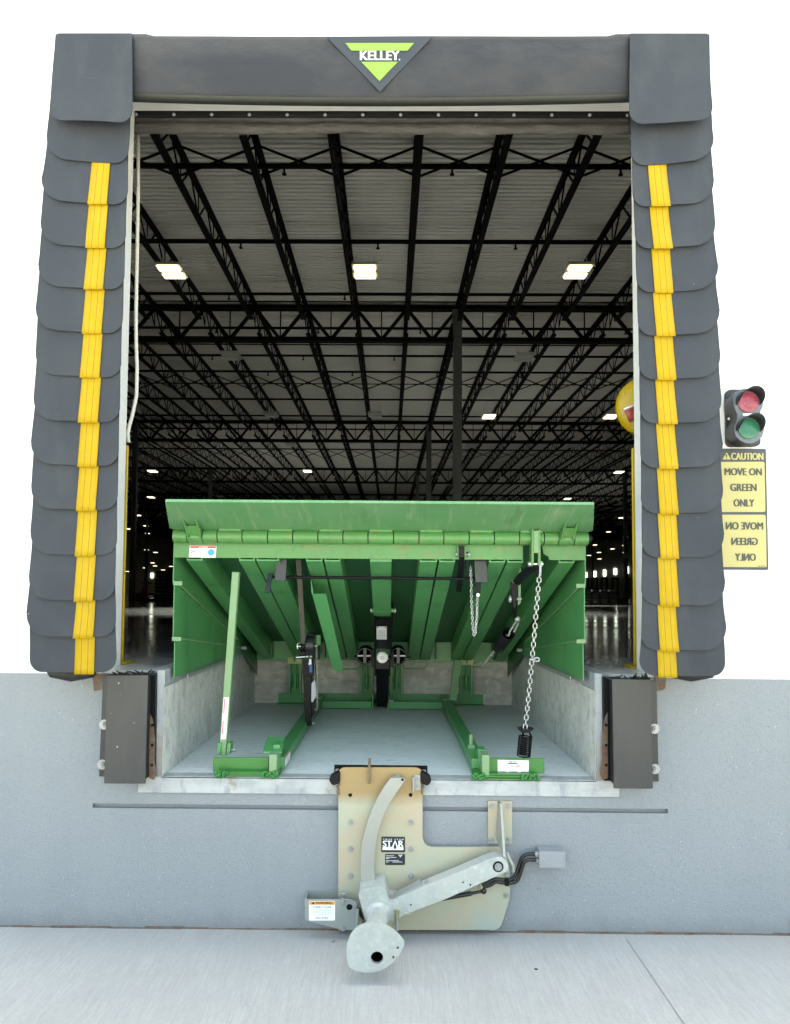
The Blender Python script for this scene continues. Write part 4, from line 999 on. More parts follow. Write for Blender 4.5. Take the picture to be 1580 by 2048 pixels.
# front feet
def foot(sd):
    y0 = .03
    if sd < 0: pl = [(426, 1515), (537, 1515), (537, 1546), (426, 1545)]; blk = (538, 553, 1509, 1548); sh = (434, 560); tall = (549, 562, 1486)
    else: pl = [(978, 1516), (1089, 1517), (1089, 1547.5), (978, 1547)]; blk = (964, 979, 1510, 1549); sh = (944, 1073); tall = (955, 970, 1496)
    pp = PP(pl, y0)
    ft = MB().plate(pp, y0, y0 + .010).build('front_foot', M['green_bright'], LV, bevel=.0015)
    a_, b_ = P(blk[0], blk[2], y0 - .04), P(blk[1], blk[3], y0 - .04)
    MB().box((a_.x, y0 - .04, FZ + .012), (b_.x, y0 + .05, a_.z)).build('stop_block', M['green_pale'], ft, bevel=.003)
    a_, b_ = P(tall[0], tall[2], y0 + .09), P(tall[1], 1530, y0 + .09)
    MB().box((a_.x, y0 + .051, FZ + .014), (b_.x, y0 + .13, a_.z)).build('stop_block', M['green'], ft, bevel=.003)
    sx0_, sx1_ = P(sh[0], 1552, y0).x, P(sh[1], 1552, y0).x
    for k in range(4):
        MB().box((sx0_ + random.uniform(0, .02), y0 - .045 + random.uniform(0, .01), FZ + .0045 + k * .0068), (sx1_ - random.uniform(0, .025), y0 + .12, FZ + .0045 + k * .0068 + .0052)).build('shim_plate', M['green_bright'], ft)
    m_ = MB()
    for xx in (sx0_ + .01, sx0_ + .03, sx0_ + .05, sx1_ - .07, sx1_ - .05, sx1_ - .03, sx1_ - .012):
        for k in range(5): m_.ball((xx + random.uniform(-.012, .012), y0 - .046, FZ + .006 + k * .006), random.uniform(.006, .010), 8)
    m_.build('weld_bead', M['green_bright'], ft)
    return ft
fL = foot(-1); fR = foot(1)
# shelf bracket by the left foot
m_ = MB(); a_, b_, c_, d_ = P(525, 1483, .10), P(562, 1484, .10), P(568, 1499, .10), P(530, 1498, .10)
m_.hexa([(a_.x, .22, a_.z), (b_.x, .22, a_.z), (d_.x + .09, .04, d_.z), (d_.x, .04, d_.z)], [(a_.x, .22, a_.z - .008), (b_.x, .22, a_.z - .008), (d_.x + .09, .04, d_.z - .008), (d_.x, .04, d_.z - .008)])
m_.build('shelf_bracket', M['green'], LV, bevel=.001)
p = P(942, 1460, .35); MB().cyl((p.x, .35, FZ + .076), (p.x, .35, FZ + .145), .011, 12).box((p.x - .018, .33, FZ + .0755), (p.x + .018, .37, FZ + .092)).build('rail_pin', M['green_pale'], LV)
# service sticker on the right foot
yl = .03 - .001; m_ = MB(); m_.face([P(x, y, yl) for x, y in [(995.5, 1519.8), (1057.5, 1521.2), (1057.5, 1546), (995.5, 1545.2)]])
m_.cur = 1; m_.face([P(x, y, yl - .0006) for x, y in [(996, 1542.8), (1057.3, 1543.4), (1057.3, 1545.8), (996, 1545)]])
m_.cur = 2; tx(m_, '713.263.1000', 1026.5, 27, 1534, 1530, yl - .0008, .03); tx(m_, 'Done Right,', 1047, 9, 1526.3, 1523.8, yl - .0008, .01); tx(m_, 'Right Now', 1047, 8, 1529, 1526.8, yl - .0008, .01)
m_.cur = 3; tx(m_, 'MINER', 1026, 17, 1525.3, 1522, yl - .0008, .04); m_.face([P(x, y, yl - .0007) for x, y in [(1016, 1526), (1036, 1526.4), (1036, 1528.6), (1016, 1528.2)]])
m_.cur = 4; tx(m_, '24 HR Emergency Same Day Service', 1026.5, 45, 1537.3, 1535.3, yl - .0008, .0); tx(m_, 'For Service', 1005, 13, 1526.5, 1524.2, yl - .0008, 0); tx(m_, 'Call', 1006, 5, 1529.3, 1527.2, yl - .0008, 0)
for k in range(2): m_.face([P(x, y, yl - .0007) for x, y in [(999, 1538.6 + k * 1.6), (1054, 1539 + k * 1.6), (1054, 1539.6 + k * 1.6), (999, 1539.2 + k * 1.6)]])
m_.cur = 0
for xa in (1012, 1035): m_.face([P(x, y, yl - .0008) for x, y in [(xa, 1543.1), (xa + 7, 1543.2), (xa + 6, 1544.6), (xa + 1, 1544.5)]])
m_.build('service_sticker', [M['lbl_white'], M['lbl_purple'], M['lbl_red'], M['lbl_black'], M['lbl_grey']], fR)
m_ = MB(); x = RLx + .0352; za = FZ + .02
m_.face([(x, .12, za), (x, .30, za), (x, .30, za + .05), (x, .12, za + .05)]); m_.cur = 1; m_.face([(x + .0006, .12, za + .042), (x + .0006, .30, za + .042), (x + .0006, .30, za + .05), (x + .0006, .12, za + .05)])
m_.cur = 2
for k in range(5): m_.face([(x + .0006, .14, za + .006 + k * .007), (x + .0006, .28, za + .006 + k * .007), (x + .0006, .28, za + .008 + k * .007), (x + .0006, .14, za + .008 + k * .007)])
m_.build('rail_label', [M['lbl_white'], M['lbl_red'], M['lbl_grey']], LV)
# maintenance strut at left
p0, p1 = P(446, 1509, .14), P(472.5, 1144, .10)
MS = MB().bar(p0, p1, .036, .036, (0, 1, 0)).build('maintenance_strut', M['green_pale'], LV, bevel=.003)
m_ = MB(); m_.cur = 0
def on_strut(py0, py1, c, w_=.026, e=.0005, dx=0):
    f0, f1 = (1509 - py0) / 365, (1509 - py1) / 365; a_, b_ = p0.lerp(p1, f0), p0.lerp(p1, f1); o_ = Vector((dx, -.0182 - e, 0)); h_ = Vector((w_ / 2, 0, 0))
    m_.cur = c; m_.face([a_ - h_ + o_, a_ + h_ + o_, b_ + h_ + o_, b_ - h_ + o_])
on_strut(1477, 1394, 0); on_strut(1467, 1440, 1, .008, .0009, -.007); on_strut(1425, 1396, 1, .008, .0009, -.007)
for k in range(6): on_strut(1462 - k * 11, 1455 - k * 11, 2, .004, .0009, .006)
m_.build('strut_label', [M['lbl_white'], mat('label_pink', (.62, .22, .25), .5), M['lbl_grey']], MS)
m_ = MB()
for px, in ((438,), (457,)):
    p = P(px, 1500, .12); m_.plate(round_poly([(p.x - .009, PITZ + .083), (p.x + .009, PITZ + .083), (p.x + .013, PITZ + .14), (p.x - .003, PITZ + .14)], .006, 3), .11, .17)
m_.build('strut_pivot', M['green'], MS, bevel=.001); p = P(447, 1505, .10); MB().cyl((p.x - .04, .14, PITZ + .10), (p.x + .05, .14, PITZ + .10), .009, 10).build('pivot_pin', M['zinc'], MS)
# green channel prop hanging at left of centre
a0, a1, b0, b1 = P(621.5, 1164, .32), P(652, 1188, .32), P(667, 1341, .95), P(687, 1341, .95)
m_ = MB()
def lseg(pa, pb, pc, pd, th): m_.hexa([pa, pb, pb + Vector((0, th, 0)), pa + Vector((0, th, 0))], [pd, pc, pc + Vector((0, th, 0)), pd + Vector((0, th, 0))])
lseg(P(626, 1187.5, .33), P(652, 1187.5, .33), P(687, 1341, .97), P(668, 1341, .97), .006)
m_.hexa([P(621, 1160, .34), P(623.5, 1163, .34), P(626, 1187.5, .33), P(623.5, 1186, .33)], [P(621, 1158, .52), P(623, 1160, .52), P(668, 1341, .97), P(666, 1341, .97)])
m_.build('channel_prop', M['green'], LV)
# black lock rod with brackets and handle
ry = .22
RD = MB().cyl(P(541, 1154, ry), P(972, 1158, ry), .0085, 12).build('latch_rod', M['black'], LV)
for pts in ([(553, 1117.5), (574, 1117.5), (571, 1162), (549, 1161.5)], [(948.5, 1120), (973, 1120.5), (975.5, 1165), (951, 1165)]):
    MB().plate(PP(pts, .12), .12, .135).build('rod_bracket', M['blackblue'], RD, bevel=.002)
MB().bar(P(541, 1147, .2), P(534.5, 1185, .16), .024, .012, (0, 1, 0)).build('rod_handle', M['blackblue'], RD, bevel=.001)
MB().bar(P(957.5, 1164, .14), P(955, 1192, .14), .026, .010, (0, 1, 0)).build('rod_handle', M['black'], RD, bevel=.001)
p = P(956, 1190, .132); MB().ball(p, .010, 10).build('rod_knob', M['lbl_white'], RD)
# black latch arm next to the small chain
m_ = MB(); m_.bar(P(923, 1092, .03), P(923, 1115, .035), .026, .03, (0, 1, 0)); m_.bar(P(923, 1112, .05), P(921, 1150, .25), .026, .025, (0, 1, 0)); m_.bar(P(921, 1150, .25), P(917, 1180, .4), .028, .025, (0, 1, 0))
LA = m_.build('latch_arm', M['black'], LV, bevel=.002)
m_ = MB(); m_.bar(P(915.5, 1094, .05), P(915.5, 1114, .05), .008, .03, (0, 1, 0)); m_.bar(P(929.5, 1094, .05), P(929.5, 1112, .05), .008, .03, (0, 1, 0)); m_.build('latch_lug', M['green_hinge'], LA)
m_ = MB(); p = P(938, 1109, .04); m_.cyl(P(913, 1109, .04), P(940, 1109, .04), .005, 10); m_.cyl(P(936, 1109, .04), P(940, 1109, .04), .013, 16); m_.cyl(P(911, 1109, .04), P(914, 1109, .04), .008, 10); m_.build('latch_pin', M['zinc'], LA)
MB().bar(P(933, 1105, .05), P(936, 1153, .2), .012, .006, (0, 1, 0)).build('latch_link', M['blackblue'], LA, bevel=.001)
sc = [P(941, 1130, .16), P(942.5, 1160, .16), P(943, 1200, .16), P(945, 1240, .16), P(947, 1266, .16), P(949, 1272, .16), P(951, 1266, .16), P(954, 1230, .16), P(954.5, 1210, .16), P(955, 1193, .14)]
MB().chain(sc, .0135, .0145, .0021).build('slack_chain', M['chain'], LV, weld=False)
# lip linkage at right
LK = thing_part = None
m_ = MB(); yk = -.02
for px in (1065.5, 1079): m_.plate(PP([(px - 2.2, 1060), (px + 2.2, 1058), (px + 2.2, 1128), (px - 1, 1133), (px - 2.6, 1128)], yk), yk, yk + .05)
LK = m_.build('lip_bracket', M['green_hinge'], LV, bevel=.001)
MB().plate(PP([(1068, 1061), (1077, 1061), (1077, 1106), (1068, 1106)], yk - .002), yk - .002, yk + .006).build('bracket_face', M['green_pale'], LK, bevel=.001)
m_ = MB(); m_.cyl(P(1056, 1128, .0), P(1086, 1128, .0), .008, 12); m_.cyl(P(1056, 1128, .0), P(1062, 1128, .0), .014, 12); m_.cyl(P(1082, 1128, .0), P(1084.5, 1128, .0), .016, 12); m_.build('bracket_pin', M['chrome'], LK)
m_ = MB(); m_.bar(P(1071, 1128, .0), P(1034, 1163, .22), .040, .030, (0, 1, 0)); AR = m_.build('link_arm', M['black'], LV, bevel=.003)
m_ = MB(); m_.plate(PP([(1021, 1165), (1036, 1160), (1034, 1196), (1031, 1216), (1027, 1216), (1024, 1190)], .24), .24, .255); m_.build('link_plate', M['black'], AR, bevel=.001)
MB().bar(P(1072, 1128, .02), P(1078, 1155, .04), .018, .012, (0, 1, 0)).build('link_tab', M['black'], AR)
MB().bar(P(1081, 1122, -.01), P(1080, 1152, -.01), .010, .006, (0, 1, 0)).build('chain_hanger', M['zinc'], AR)
m_ = MB(); m_.plate(PP([(1037, 1137), (1042, 1136), (1041.5, 1206), (1036, 1211)], .3), .3, .312); m_.build('guide_plate', M['green_pale'], LV, bevel=.001)
m_ = MB(); m_.cyl(P(1017, 1198, .26), P(1043, 1198, .26), .007, 10); m_.cyl(P(1018, 1198, .26), P(1021.5, 1198, .26), .019, 18); m_.cyl(P(1024, 1198, .26), P(1030, 1198, .26), .010, 14); m_.cyl(P(1027, 1163, .24), P(1034, 1163, .21), .008, 10); m_.build('link_pin', M['zinc'], LV)
m_ = MB(); m_.bar(P(1034, 1168, .26), P(1032, 1232, .45), .006, .005, (0, 1, 0)); m_.bar(P(1031, 1215, .42), P(1029, 1236, .46), .016, .006, (0, 1, 0)); m_.build('pull_strip', M['black'], LV)
m_ = MB(); m_.ball(P(1035, 1238, .47), .016, 12, (1, .6, 1)); m_.tube([P(1032, 1243, .47), P(1020, 1262, .50), P(1017, 1272, .51)], .0055, 8); m_.tube([P(1037, 1246, .47), P(1028, 1264, .50)], .0055, 8); m_.build('clevis', M['zinc'], LV)
ca, cb_ = P(1017, 1267, .50), P(997, 1294, .82)
d_ = (cb_ - ca).normalized(); m_ = MB(); n = 24; ref = d_.orthogonal().normalized(); bb = d_.cross(ref); R0 = .036
for rr_, pp in ((R0, ca), (R0, cb_), (.004, cb_ + d_ * .002)): m_.v += [tuple(pp + (ref * math.cos(2 * PI * k / n) + bb * math.sin(2 * PI * k / n)) * rr_) for k in range(n)]
for j in range(2):
    for k in range(n): m_.f.append((j * n + k, j * n + (k + 1) % n, (j + 1) * n + (k + 1) % n, (j + 1) * n + k)); m_.m.append(0)
m_.build('spring_tube', M['black'], LV, smooth=60, solid=.004)
m_ = MB(); m_.tube([ca + d_ * .06, ca + d_ * .02, P(1019, 1266, .5)], .004, 6); m_.ball(ca + d_ * .05, .010, 8); m_.build('spring_hook', M['chrome'], LV)
MB().chain([P(993, 1297, .86), P(978, 1316, 1.1), P(962, 1336, 1.35)], .026, .026, .0038).build('pull_chain', M['chain_dull'], LV, weld=False)
# long white chain to the coil spring
lc = [P(1079.5, 1146, -.01), P(1077, 1170, .0), P(1073, 1215, .01), P(1069, 1265, .02), P(1064, 1320, .03), P(1058, 1385, .05), P(1052, 1440, .06), P(1050, 1458, .06)]
MB().chain(lc, .0225, .0245, .0029, 6).build('long_chain', M['chain'], LV, weld=False)
p = P(1068, 1319, .012); MB().chain([p + Vector((-.018, 0, 0)), p + Vector((.022, 0, 0))], .04, .026, .004, 6).build('loose_link', M['chain'], LV)
m_ = MB(); p = P(1051, 1459, .08); m_.tube([(p.x, .08, p.z - .012), (p.x, .08, p.z), (p.x, .08, p.z + .008)], [.022, .036, .040], 20); m_.build('spring_cup', M['rubber'], LV)
sa, sb2 = P(1051, 1472, .09), P(1047, 1513, .10)
m_ = MB(); pts = []; N = 11; ax = (sb2 - sa).normalized(); u_ = Vector((1, 0, 0)) - ax * ax.x; u_.normalize(); v2 = ax.cross(u_)
for k in range(N * 16 + 1): a = 2 * PI * k / 16; pts.append(sa.lerp(sb2, k / (N * 16)) + (u_ * math.cos(a) + v2 * math.sin(a)) * .0315)
m_.tube(pts, .0034, 6); m_.tube([P(1045, 1474, .1), P(1046, 1466, .1), P(1051, 1462, .09), P(1058, 1464, .09), P(1062, 1471, .09), P(1059, 1477, .1)], .0045, 6); m_.tube([sb2, sb2 + Vector((0, 0, -.03))], .005, 6)
m_.build('coil_spring', M['black'], LV, smooth=180, weld=False)
# counterbalance arm in the centre
top = P(766.5, 1224, .93); mid = P(766, 1300, 1.55)
m_ = MB()
for sx in (-1, 1): m_.hexa([Vector((top.x + sx * .055 - .006, .93, top.z + .03)), Vector((top.x + sx * .055 + .006, .93, top.z + .03)), Vector((top.x + sx * .055 + .006, 1.0, top.z + .06)), Vector((top.x + sx * .055 - .006, 1.0, top.z + .06))],
        [Vector((mid.x + sx * .055 - .006, 1.55, mid.z - .06)), Vector((mid.x + sx * .055 + .006, 1.55, mid.z - .06)), Vector((mid.x + sx * .055 + .006, 1.62, mid.z + .0)), Vector((mid.x + sx * .055 - .006, 1.62, mid.z + .0))])
UA = m_.build('lift_arm', M['black'], LV, bevel=.002)
m_ = MB(); a_ = P(766, 1238, 1.02); b_ = P(766, 1298, 1.5); m_.hexa([(a_.x - .048, a_.y, a_.z), (a_.x + .048, a_.y, a_.z), (a_.x + .048, a_.y + .008, a_.z + .01), (a_.x - .048, a_.y + .008, a_.z + .01)], [(b_.x - .048, b_.y, b_.z), (b_.x + .048, b_.y, b_.z), (b_.x + .048, b_.y + .008, b_.z + .01), (b_.x - .048, b_.y + .008, b_.z + .01)])
m_.build('arm_cover', M['black'], UA)
def cov(px, py):   # point on the cover plate
    dd = (b_ - a_); n_ = Vector((1, 0, 0)).cross(dd).normalized(); n_ = n_ if n_.y < 0 else -n_
    r_ = P(px, py, 1.0) - CAM; t_ = ((a_ + n_ * .0015) - CAM).dot(n_) / r_.dot(n_); return CAM + r_ * t_
m_ = MB(); m_.face([cov(x, y) for x, y in [(753, 1253), (773.5, 1253), (773.5, 1279), (753, 1279)]]); m_.cur = 1
for x0_, x1_ in ((754, 757), (769.5, 772.5)): m_.face([cov(x, y) + Vector((0, -.002, .0005)) for x, y in [(x0_, 1254), (x1_, 1254), (x1_, 1256), (x0_, 1256)]])
m_.cur = 2
for k in range(5): m_.face([cov(x, y) + Vector((0, -.002, .0005)) for x, y in [(756, 1262 + k * 3), (771, 1262 + k * 3), (771, 1262.7 + k * 3), (756, 1262.7 + k * 3)]])
m_.build('arm_label', [M['lbl_white'], M['lbl_red'], M['lbl_grey']], UA)
m_ = MB(); m_.box((top.x - .062, .90, top.z + .02), (top.x + .062, .908, bz(.9) + .01)); m_.cyl((top.x - .07, .92, top.z + .01), (top.x + .07, .92, top.z + .01), .013, 12); m_.build('arm_bracket', M['green_hinge'], UA, bevel=.001)
m_ = MB(); m_.cyl((top.x - .078, .92, top.z + .01), (top.x - .070, .92, top.z + .01), .016, 12); m_.cyl((top.x + .070, .92, top.z + .01), (top.x + .078, .92, top.z + .01), .016, 12); m_.build('arm_pin', M['zinc'], UA)
rc = P(764.5, 1315, 1.58); m_ = MB(); m_.cyl(rc, rc + Vector((0, .06, 0)), .040, 28); m_.ball(rc, .039, 24, (1, .22, 1)); RO = m_.build('roller_cap', M['lbl_white'], LV, smooth=50)
m_ = MB(); m_.cyl(rc + Vector((0, -.012, 0)), rc + Vector((0, -.014, 0)), .016, 18); m_.cyl(rc + Vector((0, -.014, 0)), rc + Vector((0, -.018, 0)), .009, 12); m_.tube([rc + Vector((-.004, -.01, .04)), rc + Vector((-.006, -.012, .062))], .003, 6); m_.build('roller_nut', M['zinc'], RO)
m_ = MB(); m_.cyl(rc + Vector((-.20, .07, 0)), rc + Vector((.20, .07, 0)), .008, 10)
for sx in (-1, 1): m_.box((rc.x + sx * .07 - .012, rc.y + .02, rc.z - .07), (rc.x + sx * .07 + .012, rc.y + .09, rc.z + .05))
m_.build('roller_axle', M['black'], LV)
for px in (729.5, 796.5):
    c = P(px, 1312, 1.60); m_ = MB(); n = 28
    for rr_, yy in ((.0585, 0), (.0585, .26), (.003, .262)): m_.v += [(c.x + rr_ * math.cos(2 * PI * k / n), c.y + yy, c.z + rr_ * math.sin(2 * PI * k / n)) for k in range(n)]
    for j in range(2):
        for k in range(n): m_.f.append((j * n + k, j * n + (k + 1) % n, (j + 1) * n + (k + 1) % n, (j + 1) * n + k)); m_.m.append(0)
    st_ = m_.build('spring_canister', M['black'], LV, smooth=60, solid=.005)
    m_ = MB(); m_.box((c.x - .052, c.y + .02, c.z - .005), (c.x + .052, c.y + .03, c.z + .004)); m_.build('cross_bar', M['bracketgrey'], st_)
    m_ = MB(); m_.box((c.x - .011, c.y + .012, c.z - .05), (c.x + .011, c.y + .019, c.z + .055)); m_.build('cross_plate', M['blackblue'], st_)
    m_ = MB(); m_.tube([(c.x + .053 * math.cos(2 * PI * k / 30), c.y + .012, c.z + .053 * math.sin(2 * PI * k / 30)) for k in range(31)], .0018, 5, False); m_.build('canister_ring', M['bracketgrey'], st_)
la, lb_ = P(765, 1336, 1.62), P(765, 1414, 2.10)
m_ = MB(); m_.hexa([(la.x - .046, la.y, la.z), (la.x + .046, la.y, la.z), (la.x + .046, la.y + .06, la.z + .04), (la.x - .046, la.y + .06, la.z + .04)], [(lb_.x - .046, 2.04, PITZ + .02), (lb_.x + .046, 2.04, PITZ + .02), (lb_.x + .046, 2.13, PITZ + .05), (lb_.x - .046, 2.13, PITZ + .05)])
LO = m_.build('lower_arm', M['black'], LV, bevel=.006)
m_ = MB(); m_.box((la.x - .05, la.y - .01, la.z - .01), (la.x + .05, la.y + .08, la.z + .05)); m_.box((la.x - .058, la.y + .0, la.z - .06), (la.x - .047, la.y + .09, la.z + .1)); m_.box((la.x + .047, la.y, la.z - .06), (la.x + .058, la.y + .09, la.z + .1)); m_.build('arm_yoke', M['black'], LO, bevel=.004)
for sx in (-1, 1): MB().cyl((lb_.x + sx * .085, 2.06, PITZ + .06), (lb_.x + sx * .047, 2.06, PITZ + .06), .014, 12).build('lower_pin', M['black' if sx < 0 else 'zinc'], LO)
# strap winch at left
wa = 1.05
tk = P(621, 1448, wa); m_ = MB()
m_.hexa([P(610.5, 1452, wa), P(622.5, 1452, wa), P(622.5, 1452, wa) + Vector((0, .05, 0)), P(610.5, 1452, wa) + Vector((0, .05, 0))], [P(606, 1352, wa), P(622, 1352, wa), P(622, 1352, wa) + Vector((0, .05, 0)), P(606, 1352, wa) + Vector((0, .05, 0))])
m_.hexa([P(605.5, 1352, wa + .004), P(628, 1352, wa + .004), P(628, 1352, wa + .06), P(605.5, 1352, wa + .06)], [P(605, 1312, wa + .004), P(630, 1312, wa + .004), P(630, 1312, wa + .06), P(605, 1312, wa + .06)])
m_.hexa([P(622.5, 1434, wa + .012), P(632, 1430, wa + .012), P(632, 1430, wa + .02), P(622.5, 1434, wa + .02)], [P(622.5, 1352, wa + .012), P(627, 1352, wa + .012), P(627, 1352, wa + .02), P(622.5, 1352, wa + .02)])
m_.hexa([P(597, 1312, wa + .005), P(630, 1312, wa + .005), P(630, 1312, wa + .05), P(597, 1312, wa + .05)], [P(598, 1290, wa + .005), P(629, 1290, wa + .005), P(629, 1290, wa + .05), P(598, 1290, wa + .05)])
WI = m_.build('winch_leg', M['black'], LV, bevel=.002)
dc = P(621, 1290, wa - .02); m_ = MB(); m_.cyl(dc + Vector((-.026, .0, 0)), dc + Vector((.026, 0, 0)), .062, 28); m_.build('winch_drum', M['blackblue'], WI, bevel=.004)
m_ = MB(); m_.box((dc.x - .022, dc.y - .01, dc.z + .05), (dc.x + .024, dc.y + .05, dc.z + .073)); m_.build('drum_cap', M['black'], WI, bevel=.004)
dc2 = P(606.5, 1293, wa - .015); m_ = MB(); m_.cyl(dc2 + Vector((-.012, 0, 0)), dc2 + Vector((.012, 0, 0)), .036, 20)
m_.build('strap_spool', M['black'], WI)
m_ = MB(); m_.cyl(P(595, 1293, wa - .02), P(634, 1292, wa - .02), .007, 10); m_.tube([P(599, 1285, wa - .03), P(595, 1287, wa - .03), P(594, 1293, wa - .03), P(595.5, 1298, wa - .03)], .003, 6); m_.cyl(P(592, 1315, wa - .02), P(619, 1313, wa - .02), .0075, 10); m_.ball(P(614, 1313, wa - .03), .012, 10); m_.ball(P(622, 1313, wa - .03), .011, 10); m_.build('winch_shaft', M['chrome'], WI)
m_ = MB(); m_.cyl(P(620.5, 1318, wa - .03), P(620.5, 1328, wa - .03), .008, 10); m_.ball(P(620, 1327, wa - .03), .012, 10); m_.build('valve_stem', M['lbl_white'], WI)
MB().tube([P(621, 1329, wa - .03), P(621.5, 1331, wa - .03), P(621.5, 1344, wa - .03), P(621.5, 1345, wa - .03)], [.010, .0115, .0115, .009], 14).build('valve_body', M['blue'], WI)
m_ = MB(); m_.plate(PP([(623, 1367), (630, 1359), (633, 1392), (625, 1405), (622.5, 1402)], wa - .004), wa - .004, wa + .002); m_.build('winch_tag', M['lbl_grey'], WI)
m_ = MB(); p = P(609, 1449, wa); q = P(626.5, 1447, wa); m_.ball(p, .010, 10); m_.ball(q, .010, 10); p = P(631.5, 1419, wa); m_.ball(p, .008, 8); m_.build('winch_bolt', M['zinc'], WI)
for pth in ([P(631, 1330, wa), P(632.5, 1354, wa), P(630, 1364, wa)], [P(634.5, 1414, wa - .01), P(633, 1425, wa - .01), P(624, 1437, wa - .01)]): MB().tube(pth, .0038, 6).build('winch_hose', M['conduit'], WI)
MB().chain([P(633, 1286, wa - .03), P(633, 1310, wa - .03), P(634.5, 1350, wa - .03), P(634.5, 1380, wa - .03), P(634.5, 1418, wa - .02)], .0125, .0125, .0019).build('winch_chain', M['chain_dull'], WI, weld=False)
m_ = MB(); m_.cyl(P(635, 1270, wa + .05), P(635, 1290, wa + .05), .024, 16); m_.build('winch_bushing', M['green'], LV)
# ribbed strap from the header down to the winch
s0, s1, s2 = P(596.5, 1120, .30), P(601.5, 1190, .58), P(606.5, 1288, wa - .05)
m_ = MB(); N = 74
def sp(t_): return s0 * (1 - t_) ** 2 + s1 * 2 * t_ * (1 - t_) + s2 * t_ * t_
for k in range(N):
    a_, b2_ = sp(k / N), sp((k + .72) / N); w2 = .0135
    m_.hexa([a_ + Vector((-w2, 0, 0)), a_ + Vector((w2, 0, 0)), a_ + Vector((w2, .006, 0)), a_ + Vector((-w2, .006, 0))], [b2_ + Vector((-w2, 0, 0)), b2_ + Vector((w2, 0, 0)), b2_ + Vector((w2, .006, 0)), b2_ + Vector((-w2, .006, 0))])
    a_, b2_ = sp((k + .72) / N) + Vector((0, .002, 0)), sp((k + 1) / N) + Vector((0, .002, 0)); w2 = .0125; m_.cur = 1
    m_.hexa([a_ + Vector((-w2, 0, 0)), a_ + Vector((w2, 0, 0)), a_ + Vector((w2, .003, 0)), a_ + Vector((-w2, .003, 0))], [b2_ + Vector((-w2, 0, 0)), b2_ + Vector((w2, 0, 0)), b2_ + Vector((w2, .003, 0)), b2_ + Vector((-w2, .003, 0))]); m_.cur = 0
m_.build('ribbed_strap', [M['strap'], M['black']], LV, weld=False)

# ================================================================== VEHICLE RESTRAINT on the wall
def q6(x, y): return (580 + x / 2.633, 1500 + y / 2.633)
VR = thing('vehicle_restraint', 'zinc plated vehicle restraint with curved bar and round hook bolted to the grey wall', 'vehicle restraint', P(760, 1860, 0))
yp = -.042
ol = [(255, 948), (255, 92), (698, 92), (698, 512), (1110, 512), (1140, 545), (1157, 640), (1158, 775), (1137, 850), (1112, 928), (1085, 948)]
pts = round_poly(PP(ol, yp, q6), [.004, .035, .04, .055, .02, .02, .03, .02, .02, .02, .02], 6)
hl = [circ(PP([h_], yp, q6)[0], .0095, 16) for h_ in ((317, 238), (635, 237))]
MB().plate(pts, yp, yp + .012, hl).build('mounting_plate', M['zincplate'], VR, bevel=.0012)
m_ = MB()
for h_ in ((317, 238), (635, 237)):
    c = PP([h_], yp, q6)[0]; m_.cyl((c[0], yp + .0125, c[1]), (c[0], yp + .014, c[1]), .012, 14)
m_.build('hole_backing', M['hole'], VR)
m_ = MB(); s0_ = PP([(262, 120), (690, 930)], 0, q6); m_.box((s0_[0][0], yp + .0125, .06), (s0_[0][0] + .02, -.001, .60)); m_.box((P(840, 1700, 0).x - .03, yp + .0125, .06), (P(840, 1700, 0).x - .01, -.001, .60));  m_.build('spacer', M['bracketgrey'], VR)
for bx_, by_ in ((320, 380), (637, 380), (320, 520), (637, 522), (320, 662), (638, 662), (1140, 655), (1138, 765)):
    c = PP([(bx_, by_)], yp, q6)[0]; bolt(MB(), c[0], c[1], yp, .0085, .009).build('plate_bolt', M['zinc'], VR)
m_ = MB(); a_, b_ = P(*q6(228, 76), .06), P(*q6(727, 108), -.03)
xa, xb = P(*q6(228, 80), .0).x, P(*q6(728, 80), .0).x
m_.box((xa, -.0295, PITZ + .009), (xb, .055, PITZ + .022)); m_.box((xa, .055, PITZ + .009), (xb, .067, PITZ + .05)); TB = m_.build('top_angle', M['black'], VR, bevel=.002)
for px, py in ((203, 150), (748, 152)):
    m_ = MB()
    p = P(*q6(px, py), -.05); sg = 1 if px < 400 else -1
    m_.plate(round_poly([(p.x + sg * .008, p.z + .012), (p.x + sg * .055, p.z + .036), (p.x + sg * .055, p.z - .02), (p.x + sg * .02, p.z - .032), (p.x + sg * .003, p.z - .01)], .01, 3), -.055, -.0095); m_.build('angle_ear', M['black'], TB, bevel=.003)
for px, py in ((250, 85), (375, 82), (577, 82), (706, 88)):
    p = P(*q6(px, py), .02); m_ = MB(); m_.cyl((p.x, .02, PITZ + .022), (p.x, .02, PITZ + .026), .016, 16); m_.cyl((p.x, .02, PITZ + .026), (p.x, .02, PITZ + .040), .010, 6); m_.build('angle_bolt', M['zinc'], TB)
m_ = MB()
for k in range(16):
    for px in (252, 700):
        p = P(*q6(px + random.uniform(-6, 8), 125 + k * 7), yp); m_.ball(p, random.uniform(.004, .008), 6)
m_.build('weld_bead', M['weld'], VR)
m_ = MB(); p0_, p1_ = P(*q6(418, 70), -.05), P(*q6(420, 172), -.05); m_.yzplate([(yp - .028, p1_.z), (yp - .001, p1_.z + .0), (yp - .001, p0_.z - .02), (.0, p0_.z + .005), (-.03, p0_.z + .02), (yp - .028, p0_.z - .01)], p0_.x - .006, p0_.x + .006); m_.build('guide_fin', M['weld'], VR, bevel=.001)
